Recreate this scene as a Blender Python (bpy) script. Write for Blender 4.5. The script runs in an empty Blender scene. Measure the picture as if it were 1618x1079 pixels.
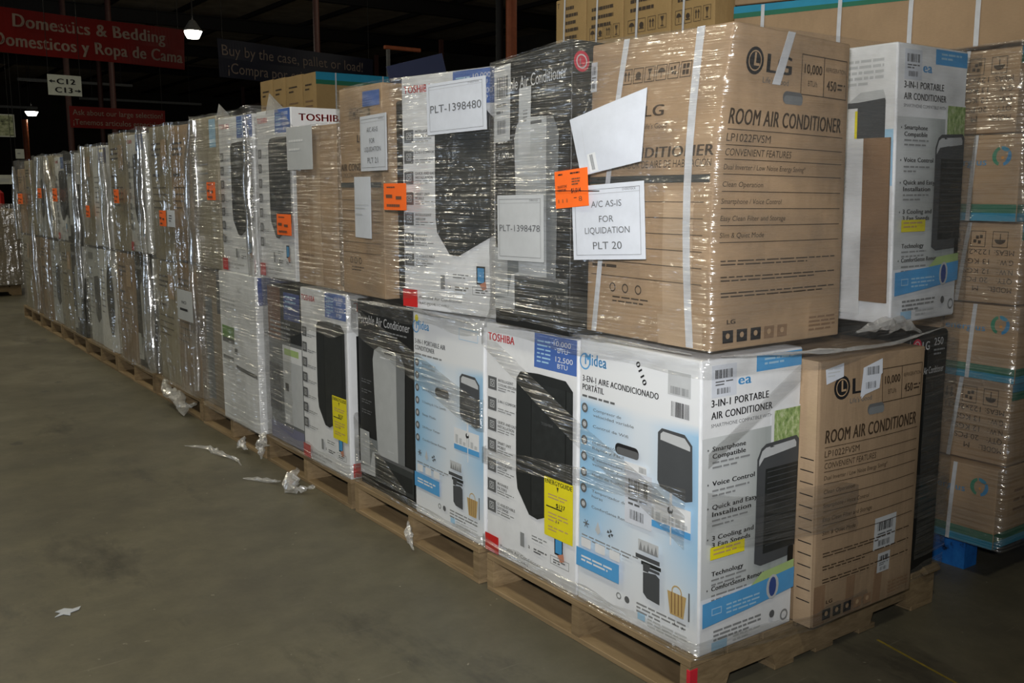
import bpy, bmesh, math, random
from mathutils import Vector, Matrix, noise
from mathutils.geometry import tessellate_polygon

C = bpy.context.scene.collection
SC = bpy.context.scene
RNG = random.Random(11)

# ------------------------------------------------------------------ camera, world, lights, exposure
CAM = Vector((-1.894, -1.784, 1.449))
F_PX, PITCH, YAW = 1533.6, 0.15534, 0.62167
fw = Vector((math.sin(YAW)*math.cos(PITCH), math.cos(YAW)*math.cos(PITCH), -math.sin(PITCH)))
rt = Vector((math.cos(YAW), -math.sin(YAW), 0)); up = rt.cross(fw)
cd = bpy.data.cameras.new('camera'); cam = bpy.data.objects.new('camera', cd); C.objects.link(cam)
cd.sensor_fit = 'HORIZONTAL'; cd.sensor_width = 36; cd.lens = F_PX/1618*36; cd.clip_start = .05; cd.clip_end = 200
M = Matrix((rt, up, -fw)).transposed().to_4x4(); M.translation = CAM; cam.matrix_world = M
SC.camera = cam

w = bpy.data.worlds.new('world'); SC.world = w; w.use_nodes = True
bg = w.node_tree.nodes['Background']; bg.inputs[0].default_value = (.75, .85, 1, 1); bg.inputs[1].default_value = .02

def area(name, loc, target, size, power, col, sy=None):
    l = bpy.data.lights.new(name, 'AREA'); l.energy = power; l.color = col; l.size = size
    if sy: l.shape = 'RECTANGLE'; l.size_y = sy
    o = bpy.data.objects.new(name, l); C.objects.link(o); o.location = loc
    o.rotation_euler = (Vector(target)-Vector(loc)).to_track_quat('-Z', 'Y').to_euler(); return o
# the photographer's flash, just above the lens, tipped a little to the row
fl = bpy.data.lights.new('camera_flash', 'SPOT'); fl.energy = 405; fl.color = (1.0, .985, .97); fl.spot_size = math.radians(88); fl.spot_blend = 1.0; fl.shadow_soft_size = .05
fo = bpy.data.objects.new('camera_flash', fl); C.objects.link(fo); fo.location = CAM + up*.16 - rt*.06 - fw*.05
fo.rotation_euler = (fw + up*.15 - rt*.06).to_track_quat('-Z', 'Y').to_euler()
# high bay lamps hanging over the aisles
for (x, y) in [(-2.2, -2.5), (-2.2, 2), (-2.2, 6.5), (-2.2, 11), (-2.2, 15.5), (-2.2, 20), (-8, 4), (-8, 13)]:
    area('high_bay_and_fill_light', (x, y, 5.3), (x, y, 0), .5, 57, (1.0, .925, .71))
for (x, y) in [(9.5, 7.5), (7.5, 15)]:             # unseen point lights added beyond the second row to brighten the roof
    l = bpy.data.lights.new('high_bay_and_fill_light', 'POINT'); l.energy = 60; l.color = (1.0, .93, .76); l.shadow_soft_size = .2
    o = bpy.data.objects.new('high_bay_and_fill_light', l); C.objects.link(o); o.location = (x, y, 5.2)
# daylight through the open dock door behind the photographer
area('dock_door_daylight', (-6.5, -11.8, 1.9), (-1.5, 4, 1.2), 1.8, 60, (.70, .83, 1.0), 2.6)
area('dock_door_daylight', (-13.9, 15.5, 1.9), (0, 13, 1.2), 1.5, 160, (.70, .83, 1.0), 2.8)

vs = SC.view_settings; vs.view_transform = 'Standard'; vs.look = 'None'; vs.gamma = 1; vs.use_curve_mapping = False
vs.exposure = 0.0
SC.cycles.use_denoising = True
SC.cycles.transparent_max_bounces = 12
SC.cycles.max_bounces = 5

# ------------------------------------------------------------------ materials
def lin(c):
    def f(v):
        v /= 255.0
        return v/12.92 if v <= .04045 else ((v+.055)/1.055)**2.4
    return (f(c[0]), f(c[1]), f(c[2]), 1)
MATS = {}
class N:
    """small node helper"""
    def __init__(s, name):
        s.m = bpy.data.materials.new(name); s.m.use_nodes = True; s.t = s.m.node_tree
        s.t.nodes.clear(); s.out = s.t.nodes.new('ShaderNodeOutputMaterial'); MATS[name] = s.m
    def n(s, kind, **kw):
        x = s.t.nodes.new('ShaderNode'+kind)
        for k, v in kw.items():
            if k.startswith('i_'):
                key = k[2:]; x.inputs[int(key) if key.isdigit() else key.replace('_', ' ')].default_value = v
            else: setattr(x, k, v)
        return x
    def l(s, a, b): s.t.links.new(a, b)
    def noise(s, vec, scale, detail=3, rough=.6, dist=0):
        x = s.n('TexNoise', i_Scale=scale, i_Detail=detail, i_Roughness=rough, i_Distortion=dist); s.l(vec, x.inputs['Vector']); return x.outputs['Fac']
    def mapping(s, vec, scale, loc=(0, 0, 0), rot=(0, 0, 0)):
        x = s.n('Mapping'); x.inputs['Scale'].default_value = scale; x.inputs['Location'].default_value = loc; x.inputs['Rotation'].default_value = rot
        s.l(vec, x.inputs['Vector']); return x.outputs[0]
    def ramp(s, fac, stops, interp='LINEAR'):
        x = s.n('ValToRGB'); cr = x.color_ramp; cr.interpolation = interp
        while len(cr.elements) < len(stops): cr.elements.new(.5)
        for e, (p, c) in zip(cr.elements, stops):
            e.position = p; e.color = c if len(c) == 4 else (*c, 1)
        s.l(fac, x.inputs[0]); return x.outputs[0]
    def mixc(s, fac, a, b, mode='MIX'):
        x = s.n('MixRGB', blend_type=mode)
        for k, v in ((0, fac), (1, a), (2, b)):
            if hasattr(v, 'links') or hasattr(v, 'is_linked'): s.l(v, x.inputs[k])
            else: x.inputs[k].default_value = v
        return x.outputs[0]
    def math(s, op, a, b=0, clamp=False):
        x = s.n('Math', operation=op, use_clamp=clamp)
        for k, v in ((0, a), (1, b)):
            if hasattr(v, 'is_linked'): s.l(v, x.inputs[k])
            else: x.inputs[k].default_value = v
        return x.outputs[0]
    def bump(s, h, strength, dist):
        x = s.n('Bump', i_Strength=strength, i_Distance=dist); s.l(h, x.inputs['Height']); return x.outputs[0]
    def prin(s, col, rough=.6, normal=None, spec=.5, metal=0, **kw):
        b = s.n('BsdfPrincipled'); b.inputs['Metallic'].default_value = metal; b.inputs['Specular IOR Level'].default_value = spec
        if hasattr(col, 'is_linked'): s.l(col, b.inputs['Base Color'])
        else: b.inputs['Base Color'].default_value = col
        if hasattr(rough, 'is_linked'): s.l(rough, b.inputs['Roughness'])
        else: b.inputs['Roughness'].default_value = rough
        if normal is not None: s.l(normal, b.inputs['Normal'])
        for k, v in kw.items(): b.inputs[k.replace('_', ' ')].default_value = v
        s.l(b.outputs[0], s.out.inputs[0]); return b
    def obj(s): return s.n('TexCoord').outputs['Object']
    def uv(s): return s.n('TexCoord').outputs['UV']

def plain(name, rgb, rough=.55, var=.06, scale=18, spec=.35, bump=0):
    m = N(name); o = m.obj(); f = m.noise(o, scale, 4)
    c = lin(rgb); k = [max(0, v*(1-var*2)) for v in c[:3]]; h = [min(1, v*(1+var)) for v in c[:3]]
    col = m.ramp(f, [(.3, (*k, 1)), (.7, (*h, 1))])
    nr = m.bump(m.noise(o, scale*8, 3), .3, bump) if bump else None
    m.prin(col, rough, nr, spec); return m.m
# printing inks and stocks
for nm, rgb in dict(white=(222, 225, 228), paper=(204, 210, 220), ink=(34, 34, 36), grey_ink=(95, 97, 99), mid_grey=(135, 138, 140), pale_grey=(188, 192, 195),
        light_ink=(200, 202, 204), red=(196, 36, 34), logo_red=(200, 40, 70), blue=(74, 108, 178), sky_blue=(84, 158, 214), pale_blue=(160, 200, 228), navy=(32, 48, 104),
        yellow=(226, 214, 36), green=(110, 150, 84), pale_green=(170, 196, 130), black_stock=(30, 31, 30), product_dark=(38, 41, 41), product_grey=(74, 77, 80), product_edge=(20, 22, 22),
        product_white=(176, 180, 182), product_shade=(116, 120, 122), tan=(186, 158, 104), phone_blue=(70, 150, 205), skin=(190, 130, 104),
        orange=(255, 112, 38), cyan_band=(46, 146, 182), green_band=(46, 116, 92), brown_ink=(66, 54, 42), couch=(58, 62, 62), room_grey=(120, 126, 128), label_blue=(58, 78, 140), dark_blue_board=(34, 40, 62),
        purple_grey=(120, 122, 146), rust_brown=(110, 76, 54), swirl_green=(60, 140, 110), swirl_blue=(62, 140, 190), swirl_orange=(216, 150, 60)).items():
    plain(nm, rgb, .5 if nm not in ('paper', 'orange') else .7, .03)
plain('strap_white', (206, 210, 216), .35, .05, 30)
def cardboard(name, rgb, ribs=True):
    m = N(name); o = m.obj(); big = m.noise(o, 3.5, 5, .6); fine = m.noise(m.mapping(o, (60, 60, 420)), 1, 2)
    c = lin(rgb)[:3]
    a = m.ramp(big, [(.25, [v*.82 for v in c]), (.6, c), (.85, [min(1, v*1.12) for v in c])])
    col = m.mixc(.12, a, fine, 'OVERLAY'); h = m.noise(m.mapping(o, (14, 14, 3)), 1, 3)
    m.prin(col, .72, m.bump(m.math('ADD', h, m.math('MULTIPLY', fine, .06)), .35, .012), .25)
cardboard('cardboard', (172, 146, 116)); cardboard('cardboard_dark', (152, 130, 105)); cardboard('cardboard_grey', (146, 136, 120)); cardboard('cardboard_yellow', (172, 144, 98))
cardboard('tape_brown', (184, 160, 132)); cardboard('tape_dark', (136, 110, 86))
def stock(name, rgb, rough=.42):
    m = N(name); o = m.obj(); big = m.noise(o, 5, 4); dents = m.noise(o, 9, 3)
    c = lin(rgb)[:3]; m.prin(m.ramp(big, [(.3, [v*.9 for v in c]), (.7, c)]), rough, m.bump(dents, .35, .02), .4)
stock('white_stock', (226, 229, 233)); stock('black_carton', (34, 35, 34), .38); stock('grey_stock', (150, 152, 150)); stock('greige_stock', (158, 150, 128))
# pale blue to white print of the white-and-blue cartons
m = N('blue_fade_print'); sx = m.n('SeparateXYZ'); m.l(m.uv(), sx.inputs[0]); u, v = sx.outputs[0], sx.outputs[1]
top = m.n('MapRange', i_1=.79, i_2=.75); m.l(v, top.inputs[0])
low = m.n('MapRange', i_1=.08, i_2=.35); m.l(v, low.inputs[0])
mid = m.math('ABSOLUTE', m.math('SUBTRACT', u, .56)); edge = m.n('MapRange', i_1=.05, i_2=.46); m.l(mid, edge.inputs[0])
msk = m.math('MULTIPLY', m.math('MULTIPLY', top.outputs[0], low.outputs[0]), m.math('ADD', m.math('MULTIPLY', edge.outputs[0], .75), .18))
m.prin(m.mixc(msk, lin((222, 226, 230)), lin((142, 192, 228))), .42, None, .4)
m = N('room_photo_print'); sx = m.n('SeparateXYZ'); m.l(m.uv(), sx.inputs[0])
wv = m.noise(m.mapping(m.uv(), (9, .4, 1)), 1, 2)
m.prin(m.mixc(wv, m.ramp(sx.outputs[0], [(0, lin((205, 209, 212))), (.45, lin((186, 191, 192))), (.62, lin((128, 138, 134))), (1, lin((150, 158, 158)))]), lin((190, 195, 196))), .42, None, .4)
m = N('foliage_print'); f = m.noise(m.mapping(m.uv(), (30, 30, 1)), 1, 4, .7); m.prin(m.ramp(f, [(.3, lin((86, 116, 62))), (.5, lin((150, 174, 110))), (.7, lin((206, 212, 180)))]), .45)
# black of the printed unit, faintly mottled
plain('grille_dark', (44, 47, 47), .4, .12, 30)

def wood(name, a, b):
    m = N(name); o = m.obj(); r = m.n('ObjectInfo').outputs['Random']
    vv = m.n('VectorMath', operation='ADD'); m.l(o, vv.inputs[0]); cx = m.n('CombineXYZ'); m.l(m.math('MULTIPLY', r, 40), cx.inputs[2]); m.l(cx.outputs[0], vv.inputs[1])
    g = m.noise(m.mapping(vv.outputs[0], (14, 3, 50)), 1, 4, .6, .6); st = m.noise(vv.outputs[0], 5, 4)
    col = m.ramp(g, [(.25, lin(a)), (.75, lin(b))]); col = m.mixc(m.math('MULTIPLY', st, .45), col, lin((96, 84, 66))); 
    tone = m.n('MapRange', i_3=.78, i_4=1.12); m.l(r, tone.inputs[0]); cc = m.n('MixRGB', blend_type='MULTIPLY', i_0=1.0); m.l(col, cc.inputs[1]); m.l(tone.outputs[0], cc.inputs[2])
    m.prin(cc.outputs[0], .75, m.bump(g, .4, .004), .2)
wood('pallet_wood', (124, 104, 76), (168, 146, 112))
m = N('blue_paint'); o = m.obj(); f = m.noise(o, 14, 6, .7); m.prin(m.ramp(f, [(.33, lin((30, 34, 44))), (.4, lin((30, 104, 186))), (.7, lin((44, 132, 214)))]), .55, m.bump(f, .3, .004))
plain('pallet_red_paint', (214, 44, 60), .6)

# concrete floor
m = N('concrete_floor'); o = m.obj()
big = m.noise(o, .55, 5, .62); mid = m.noise(o, 2.3, 5, .65); fine = m.noise(o, 60, 3); dirt = m.noise(m.mapping(o, (1.3, .5, 1)), 1.6, 6, .7)
col = m.ramp(big, [(.3, lin((84, 81, 68))), (.5, lin((108, 104, 87))), (.72, lin((126, 121, 104)))])
col = m.mixc(m.ramp(mid, [(.4, (0, 0, 0)), (.66, (.7, .7, .7))]), col, lin((86, 83, 73)))
col = m.mixc(m.ramp(dirt, [(.56, (0, 0, 0)), (.68, (.75, .75, .75))]), col, lin((60, 58, 53)))
spots = m.n('TexVoronoi', i_Scale=2.1); m.l(m.mapping(o, (1, 1, 0), (.3, .1, 0)), spots.inputs['Vector']); wob = m.math('ADD', spots.outputs['Distance'], m.math('MULTIPLY', m.noise(o, 14, 3), .22))
col = m.mixc(m.ramp(wob, [(.17, (.7, .7, .7)), (.205, (0, 0, 0))]), col, lin((60, 59, 56)))
specks = m.noise(o, 34, 2, .5); col = m.mixc(m.ramp(specks, [(.73, (0, 0, 0)), (.77, (.6, .6, .6))]), col, lin((170, 166, 150)))
scr = m.noise(m.mapping(o, (3, 60, 1), (0, 0, 0), (0, 0, .6)), 1, 2); col = m.mixc(m.ramp(scr, [(.68, (0, 0, 0)), (.74, (.35, .35, .35))]), col, lin((136, 132, 118)))
mott = m.noise(m.mapping(o, (1, 1, 0)), 6.5, 6, .75); col = m.mixc(.35, col, m.ramp(mott, [(.25, (.3, .3, .3)), (.75, (.7, .7, .7))]), 'OVERLAY')
col = m.mixc(.1, col, fine, 'OVERLAY')
rg = m.n('MapRange', i_3=.34, i_4=.56); m.l(mid, rg.inputs[0])
m.prin(col, rg.outputs[0], m.bump(m.math('ADD', m.math('MULTIPLY', fine, .1), mid), .12, .006), .45)
plain('dark_wall', (60, 56, 50), .8, .12, 1.5); plain('roof_deck', (150, 138, 120), .8, .16, 2); plain('roof_steel', (30, 28, 27), .6, .1)
plain('column_orange', (178, 98, 62), .5, .12, 6); plain('rack_brown', (70, 42, 36), .6, .1); plain('dull_grey', (120, 120, 116), .6, .1); plain('floor_line', (150, 132, 54), .6, .2)
plain('banner_red', (112, 20, 16), .42, .1, 3); plain('banner_blue', (20, 24, 46), .45, .1, 3); plain('banner_letter', (140, 124, 112), .6, .05); plain('sign_white', (200, 204, 192), .6, .05)
def emis(name, col, st):
    m = N(name); e = m.n('Emission', i_Color=(*col, 1), i_Strength=st); m.l(e.outputs[0], m.out.inputs[0])
emis('lamp_glow', (1, .96, .84), 14)
m = N('poster_print'); f = m.noise(m.mapping(m.uv(), (7, 5, 1)), 1, 5, .7); m.prin(m.ramp(f, [(.35, lin((52, 56, 40))), (.5, lin((150, 158, 120))), (.65, lin((190, 190, 160)))]), .5)

# stretch film: clear sheet, glossy, with taut creases; `veil` is how milky it is
def film_mat(name, veil, gloss, horiz, streak_scale, tint=(1, 1, 1), bd=.005):
    m = N(name); uv = m.uv()
    sc = (2.6, streak_scale, 1) if horiz else (streak_scale*.32, 3.2, 1)
    st = m.noise(m.mapping(uv, sc), 1, 1.5, .45, .1)
    cr = m.noise(m.mapping(uv, (9, 16, 1), (3, 5, 0)), 1, 2, .5, .8)
    big = m.noise(m.mapping(uv, (3, 4.5, 1), (7, 1, 0)), 1, 3)
    patch = m.ramp(big, [(.36, (.06,)*3), (.62, (1,)*3)])
    h = m.math('ADD', m.math('MULTIPLY', st, 1.0), m.math('MULTIPLY', cr, .55))
    nr = m.bump(h, 1.0, bd)
    tr = m.n('BsdfTransparent', i_Color=(.97*tint[0], .97*tint[1], .97*tint[2], 1))
    gl = m.n('BsdfGlossy', i_Color=(1, 1, 1, 1), i_Roughness=.2); m.l(nr, gl.inputs['Normal'])
    df = m.n('BsdfDiffuse', i_Color=(.8, .8, .78, 1)); m.l(nr, df.inputs['Normal'])
    mx1 = m.n('MixShader'); vl = m.math('MULTIPLY', m.math('ADD', m.math('MULTIPLY', patch, .7), .3), veil)
    m.l(vl, mx1.inputs[0]); m.l(tr.outputs[0], mx1.inputs[1]); m.l(df.outputs[0], mx1.inputs[2])
    gf = m.math('MULTIPLY', m.math('ADD', m.math('MULTIPLY', patch, .75), .25), gloss, True)
    mx2 = m.n('MixShader'); m.l(gf, mx2.inputs[0]); m.l(mx1.outputs[0], mx2.inputs[1]); m.l(gl.outputs[0], mx2.inputs[2])
    m.l(mx2.outputs[0], m.out.inputs[0])
film_mat('film_near', .06, .26, True, 75, bd=.026)
film_mat('film_mid', .12, .22, True, 60, bd=.03)
film_mat('film_far', .14, .34, False, 46, (1, .99, .95), .026)
film_mat('film_fold', .22, .5, False, 30, (1, 1, 1), .008)
film_mat('film_scrap', .5, .4, False, 40, bd=.01)

# ------------------------------------------------------------------ object helpers
def link(name, me, parent=None, loc=None):
    o = bpy.data.objects.new(name, me); C.objects.link(o)
    if parent is not None: o.parent = parent
    if loc is not None: o.location = loc
    return o
def thing(name, label, cat, loc=(0, 0, 0), rz=0, group=None):
    o = bpy.data.objects.new(name, None); C.objects.link(o); o.location = loc; o.rotation_euler = (0, 0, rz); o.empty_display_size = .1
    o['label'] = label; o['category'] = cat
    if group: o['group'] = group
    return o
def tag(o, label, cat, group=None):
    o['label'] = label; o['category'] = cat
    if group: o['group'] = group
    return o
def mesh(name, verts, faces, mats, idx=None, uvs=None, smooth=False):
    me = bpy.data.meshes.new(name); me.from_pydata(verts, [], faces)
    for k in (mats if isinstance(mats, (list, tuple)) else [mats]): me.materials.append(MATS[k])
    if idx: me.polygons.foreach_set('material_index', idx)
    if uvs is not None:
        ul = me.uv_layers.new(name='UVMap'); flat = []
        for p in me.polygons:
            for vi in p.vertices: flat += uvs[vi]
        ul.data.foreach_set('uv', flat)
    if smooth: me.polygons.foreach_set('use_smooth', [True]*len(me.polygons))
    me.update(); return me
def box_data(x0, x1, y0, y1, z0, z1, b=0):
    """(bevelled) box as verts, faces"""
    bm = bmesh.new(); bmesh.ops.create_cube(bm, size=1)
    for v in bm.verts: v.co = Vector(((x0+x1)/2+v.co.x*(x1-x0), (y0+y1)/2+v.co.y*(y1-y0), (z0+z1)/2+v.co.z*(z1-z0)))
    if b: bmesh.ops.bevel(bm, geom=bm.edges[:], offset=b, segments=1, affect='EDGES')
    bm.verts.index_update(); vs_ = [tuple(v.co) for v in bm.verts]; fs_ = [[v.index for v in f.verts] for f in bm.faces]; bm.free(); return vs_, fs_
def box_obj(name, dims, mat, parent=None, b=.003, loc=None):
    v, f = box_data(*dims, b); return link(name, mesh(name, v, f, mat), parent, loc)
def struct(o): o['kind'] = 'structure'; return o

# text as flat meshes, normalised so a capital letter is 1 high
_tc = {}
def glyphs(txt, bold):
    key = (txt, bold)
    if key in _tc: return _tc[key]
    cu = bpy.data.curves.new('t', 'FONT'); cu.body = txt; cu.size = 1; cu.resolution_u = 3; cu.fill_mode = 'FRONT'; cu.space_character = 1.07 if bold else 1.0
    ob = bpy.data.objects.new('t', cu); me = bpy.data.meshes.new_from_object(ob)
    vs_ = [(v.co.x, v.co.y) for v in me.vertices]; fs_ = [tuple(p.vertices) for p in me.polygons]
    bpy.data.objects.remove(ob); bpy.data.meshes.remove(me); bpy.data.curves.remove(cu)
    cap = .7
    vs_ = [(x/cap, y/cap) for x, y in vs_]; x0 = min((x for x, y in vs_), default=0); vs_ = [(x-x0, y) for x, y in vs_]
    if bold:                                   # heavier strokes: the outline laid down three times side by side
        n_ = len(vs_); vs_ = [(x+d, y+e) for d, e in ((0, 0), (.045, .008), (.09, 0)) for x, y in vs_]; fs_ = [tuple(q+k*n_ for q in f) for k in range(3) for f in fs_]
    wd = max((x for x, y in vs_), default=1)
    _tc[key] = (vs_, fs_, wd); return _tc[key]

class Art:
    """flat print on one face; s runs left to right, t top to bottom, both 0..1; at(s,t,eps) gives the point"""
    def __init__(s, at, W, H, uvscale=None):
        s.at, s.W, s.H = at, W, H; s.v, s.f, s.i, s.uv, s.m = [], [], [], [], []; s.e = .0009; s.cut = .07; s.second = False; s.r = random.Random(int(W*1e4)+int(H*1e3))
    def mi(s, k):
        if k not in s.m: s.m.append(k)
        return s.m.index(k)
    def add(s, pts, faces, k):
        s.e += .0004 if s.f and not s.second else .00006; s.second = bool(s.f); b = len(s.v); pts = list(pts)
        if s.cut:
            tri = []
            for f in faces:
                P = [pts[q] for q in f]; big = max((max(p[0] for p in P)-min(p[0] for p in P))*s.W, (max(p[1] for p in P)-min(p[1] for p in P))*s.H) > s.cut*1.3
                if not big: tri.append(tuple(f)); continue
                T = [(f[0], f[1], f[2])] if len(f) == 3 else [tuple(f[i] for i in q) for q in tessellate_polygon([[Vector((p[0]*s.W, p[1]*s.H, 0)) for p in P]])]
                while T:
                    q = T.pop(); e = [(((pts[q[i]][0]-pts[q[(i+1) % 3]][0])*s.W)**2+((pts[q[i]][1]-pts[q[(i+1) % 3]][1])*s.H)**2, i) for i in range(3)]; L, i = max(e)
                    if L <= s.cut**2: tri.append(q); continue
                    x, y, z = q[i], q[(i+1) % 3], q[(i+2) % 3]; pts.append(((pts[x][0]+pts[y][0])/2, (pts[x][1]+pts[y][1])/2)); n_ = len(pts)-1; T += [(x, n_, z), (n_, y, z)]
            faces = tri
        for a, c in pts: s.v.append(s.at(a, c, s.e)); s.uv.append((a, 1-c))
        for f in faces: s.f.append([b+q for q in f]); s.i.append(s.mi(k))
    def rect(s, s0, t0, s1, t1, k):
        n = max(1, math.ceil(abs(s1-s0)*12)); q = max(1, math.ceil(abs(t1-t0)*14))
        p = [(s0+(s1-s0)*i/n, t0+(t1-t0)*j/q) for j in range(q+1) for i in range(n+1)]
        s.add(p, [(j*(n+1)+i, (j+1)*(n+1)+i, (j+1)*(n+1)+i+1, j*(n+1)+i+1) for j in range(q) for i in range(n)], k)
    def poly(s, p, k): s.add(p, [list(range(len(p)))[::-1]], k)
    def circ(s, a, c, r, k, n=18, r0=0):
        rx, ry = r/s.W, r/s.H
        if r0:
            p = [(a+math.cos(6.2832*i/n)*rr/s.W, c+math.sin(6.2832*i/n)*rr/s.H) for rr in (r, r0) for i in range(n)]
            s.add(p, [(i, (i+1) % n, n+(i+1) % n, n+i)[::-1] for i in range(n)], k)
        else: s.poly([(a+math.cos(6.2832*i/n)*rx, c+math.sin(6.2832*i/n)*ry) for i in range(n)], k)
    def rrect(s, s0, t0, s1, t1, r, k):
        p = []; rx, ry = r/s.W, r/s.H
        for cx, cy, a0 in ((s1-rx, t1-ry, 0), (s0+rx, t1-ry, 90), (s0+rx, t0+ry, 180), (s1-rx, t0+ry, 270)):
            for j in range(5):
                a = math.radians(a0+j*22.5); p.append((cx+math.cos(a)*rx, cy+math.sin(a)*ry))
        s.poly(p, k)
    def frame(s, s0, t0, s1, t1, w_, k):
        a, b = w_/s.W, w_/s.H
        s.rect(s0, t0, s1, t0+b, k); s.rect(s0, t1-b, s1, t1, k); s.rect(s0, t0, s0+a, t1, k); s.rect(s1-a, t0, s1, t1, k)
    def text(s, a, c, txt, h, k='ink', wid=None, bold=False, slant=0, rot=0, flip=False):
        """baseline start at (a,c); h cap height as share of H; wid share of W"""
        gv, gf, gw = glyphs(txt, bold); hm = h*s.H; kx = (wid*s.W/gw) if wid else hm
        ca, sa = math.cos(rot), math.sin(rot); p = []
        for x, y in gv:
            X = x*kx + y*hm*slant; Y = y*hm
            if flip: X, Y = -X, -Y
            p.append((a+(X*ca-Y*sa)/s.W, c-(X*sa+Y*ca)/s.H))
        s.add(p, gf, k)
    def lines(s, a, c, wid, n, step, h, k='mid_grey'):
        """small print too fine to read: rows of word-long dashes"""
        for j in range(n):
            x = a; end = a+wid*(1 if j < n-1 else s.r.uniform(.45, .9))
            while x < end-.01:
                d = min(end-x, s.r.uniform(.03, .11)); s.add([(x, c+j*step), (x+d, c+j*step), (x+d, c+j*step+h), (x, c+j*step+h)], [(3, 2, 1, 0)], k); x += d+.012
    def barcode(s, s0, t0, s1, t1, k='ink', n=16):
        x = s0; st = (s1-s0)/n
        for i in range(n):
            d = st*s.r.choice((.3, .5, .75)); s.add([(x, t0), (x+d, t0), (x+d, t1), (x, t1)], [(3, 2, 1, 0)], k); x += st
    def sticker(s, s0, t0, s1, t1, k='paper', n=14):
        s.rect(s0, t0, s1, t1, k); w_, h = s1-s0, t1-t0
        s.barcode(s0+w_*.14, t0+h*.15, s1-w_*.14, t0+h*.42, 'ink', n); s.lines(s0+w_*.14, t0+h*.5, w_*.7, 2, h*.09, h*.04, 'grey_ink'); s.barcode(s0+w_*.2, t0+h*.72, s1-w_*.25, t0+h*.9, 'grey_ink', n)
    def hole(s, s0, t0, s1, t1, k='ink', flap='mid_grey'):
        r = (t1-t0)*s.H*.48; s.rrect(s0, t0, s1, t1, r, k); s.rrect(s0+(s1-s0)*.06, t0+(t1-t0)*.32, s1, t1, r*.66, flap)
    def build(s, name, parent):
        o = link(name, mesh(name, s.v, s.f, s.m, s.i, s.uv), parent)
        if name in ('printed_panel', 'lettering'): o['kind'] = 'stuff'          # fine flat print
        return o

# ------------------------------------------------------------------ cartons
def bevel_grid_box(D, dims, n, r, mat, name, sag=None):
    """surface of a box cut into a grid, edges rounded, then bent by D(u,v,w)"""
    verts, faces, key = [], [], {}
    def cuts(L):
        a = [0, r*.45, r]; m_ = [r+(L-2*r)*i/n for i in range(1, n)]; return a+m_+[L-r, L-r*.45, L]
    cx, cy, cz = (cuts(L) for L in dims)
    def vid(x, y, z):
        k = (round(x, 6), round(y, 6), round(z, 6))
        if k not in key:
            p = Vector((x, y, z)); q = Vector((min(max(x, r), dims[0]-r), min(max(y, r), dims[1]-r), min(max(z, r), dims[2]-r)))
            d = p-q
            if d.length > 1e-9: p = q+d.normalized()*r
            key[k] = len(verts); verts.append(D(p.x/dims[0], p.y/dims[1], p.z/dims[2]))
        return key[k]
    for side in (0, 1):
        z = cz[-1] if side else 0
        for i in range(len(cx)-1):
            for j in range(len(cy)-1):
                q = [vid(cx[i], cy[j], z), vid(cx[i+1], cy[j], z), vid(cx[i+1], cy[j+1], z), vid(cx[i], cy[j+1], z)]; faces.append(q if side else q[::-1])
        y = cy[-1] if side else 0
        for i in range(len(cx)-1):
            for j in range(len(cz)-1):
                q = [vid(cx[i], y, cz[j]), vid(cx[i+1], y, cz[j]), vid(cx[i+1], y, cz[j+1]), vid(cx[i], y, cz[j+1])]; faces.append(q[::-1] if side else q)
        x = cx[-1] if side else 0
        for i in range(len(cy)-1):
            for j in range(len(cz)-1):
                q = [vid(x, cy[i], cz[j]), vid(x, cy[i+1], cz[j]), vid(x, cy[i+1], cz[j+1]), vid(x, cy[i], cz[j+1])]; faces.append(q if side else q[::-1])
    return mesh(name, verts, faces, mat, smooth=True)

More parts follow.
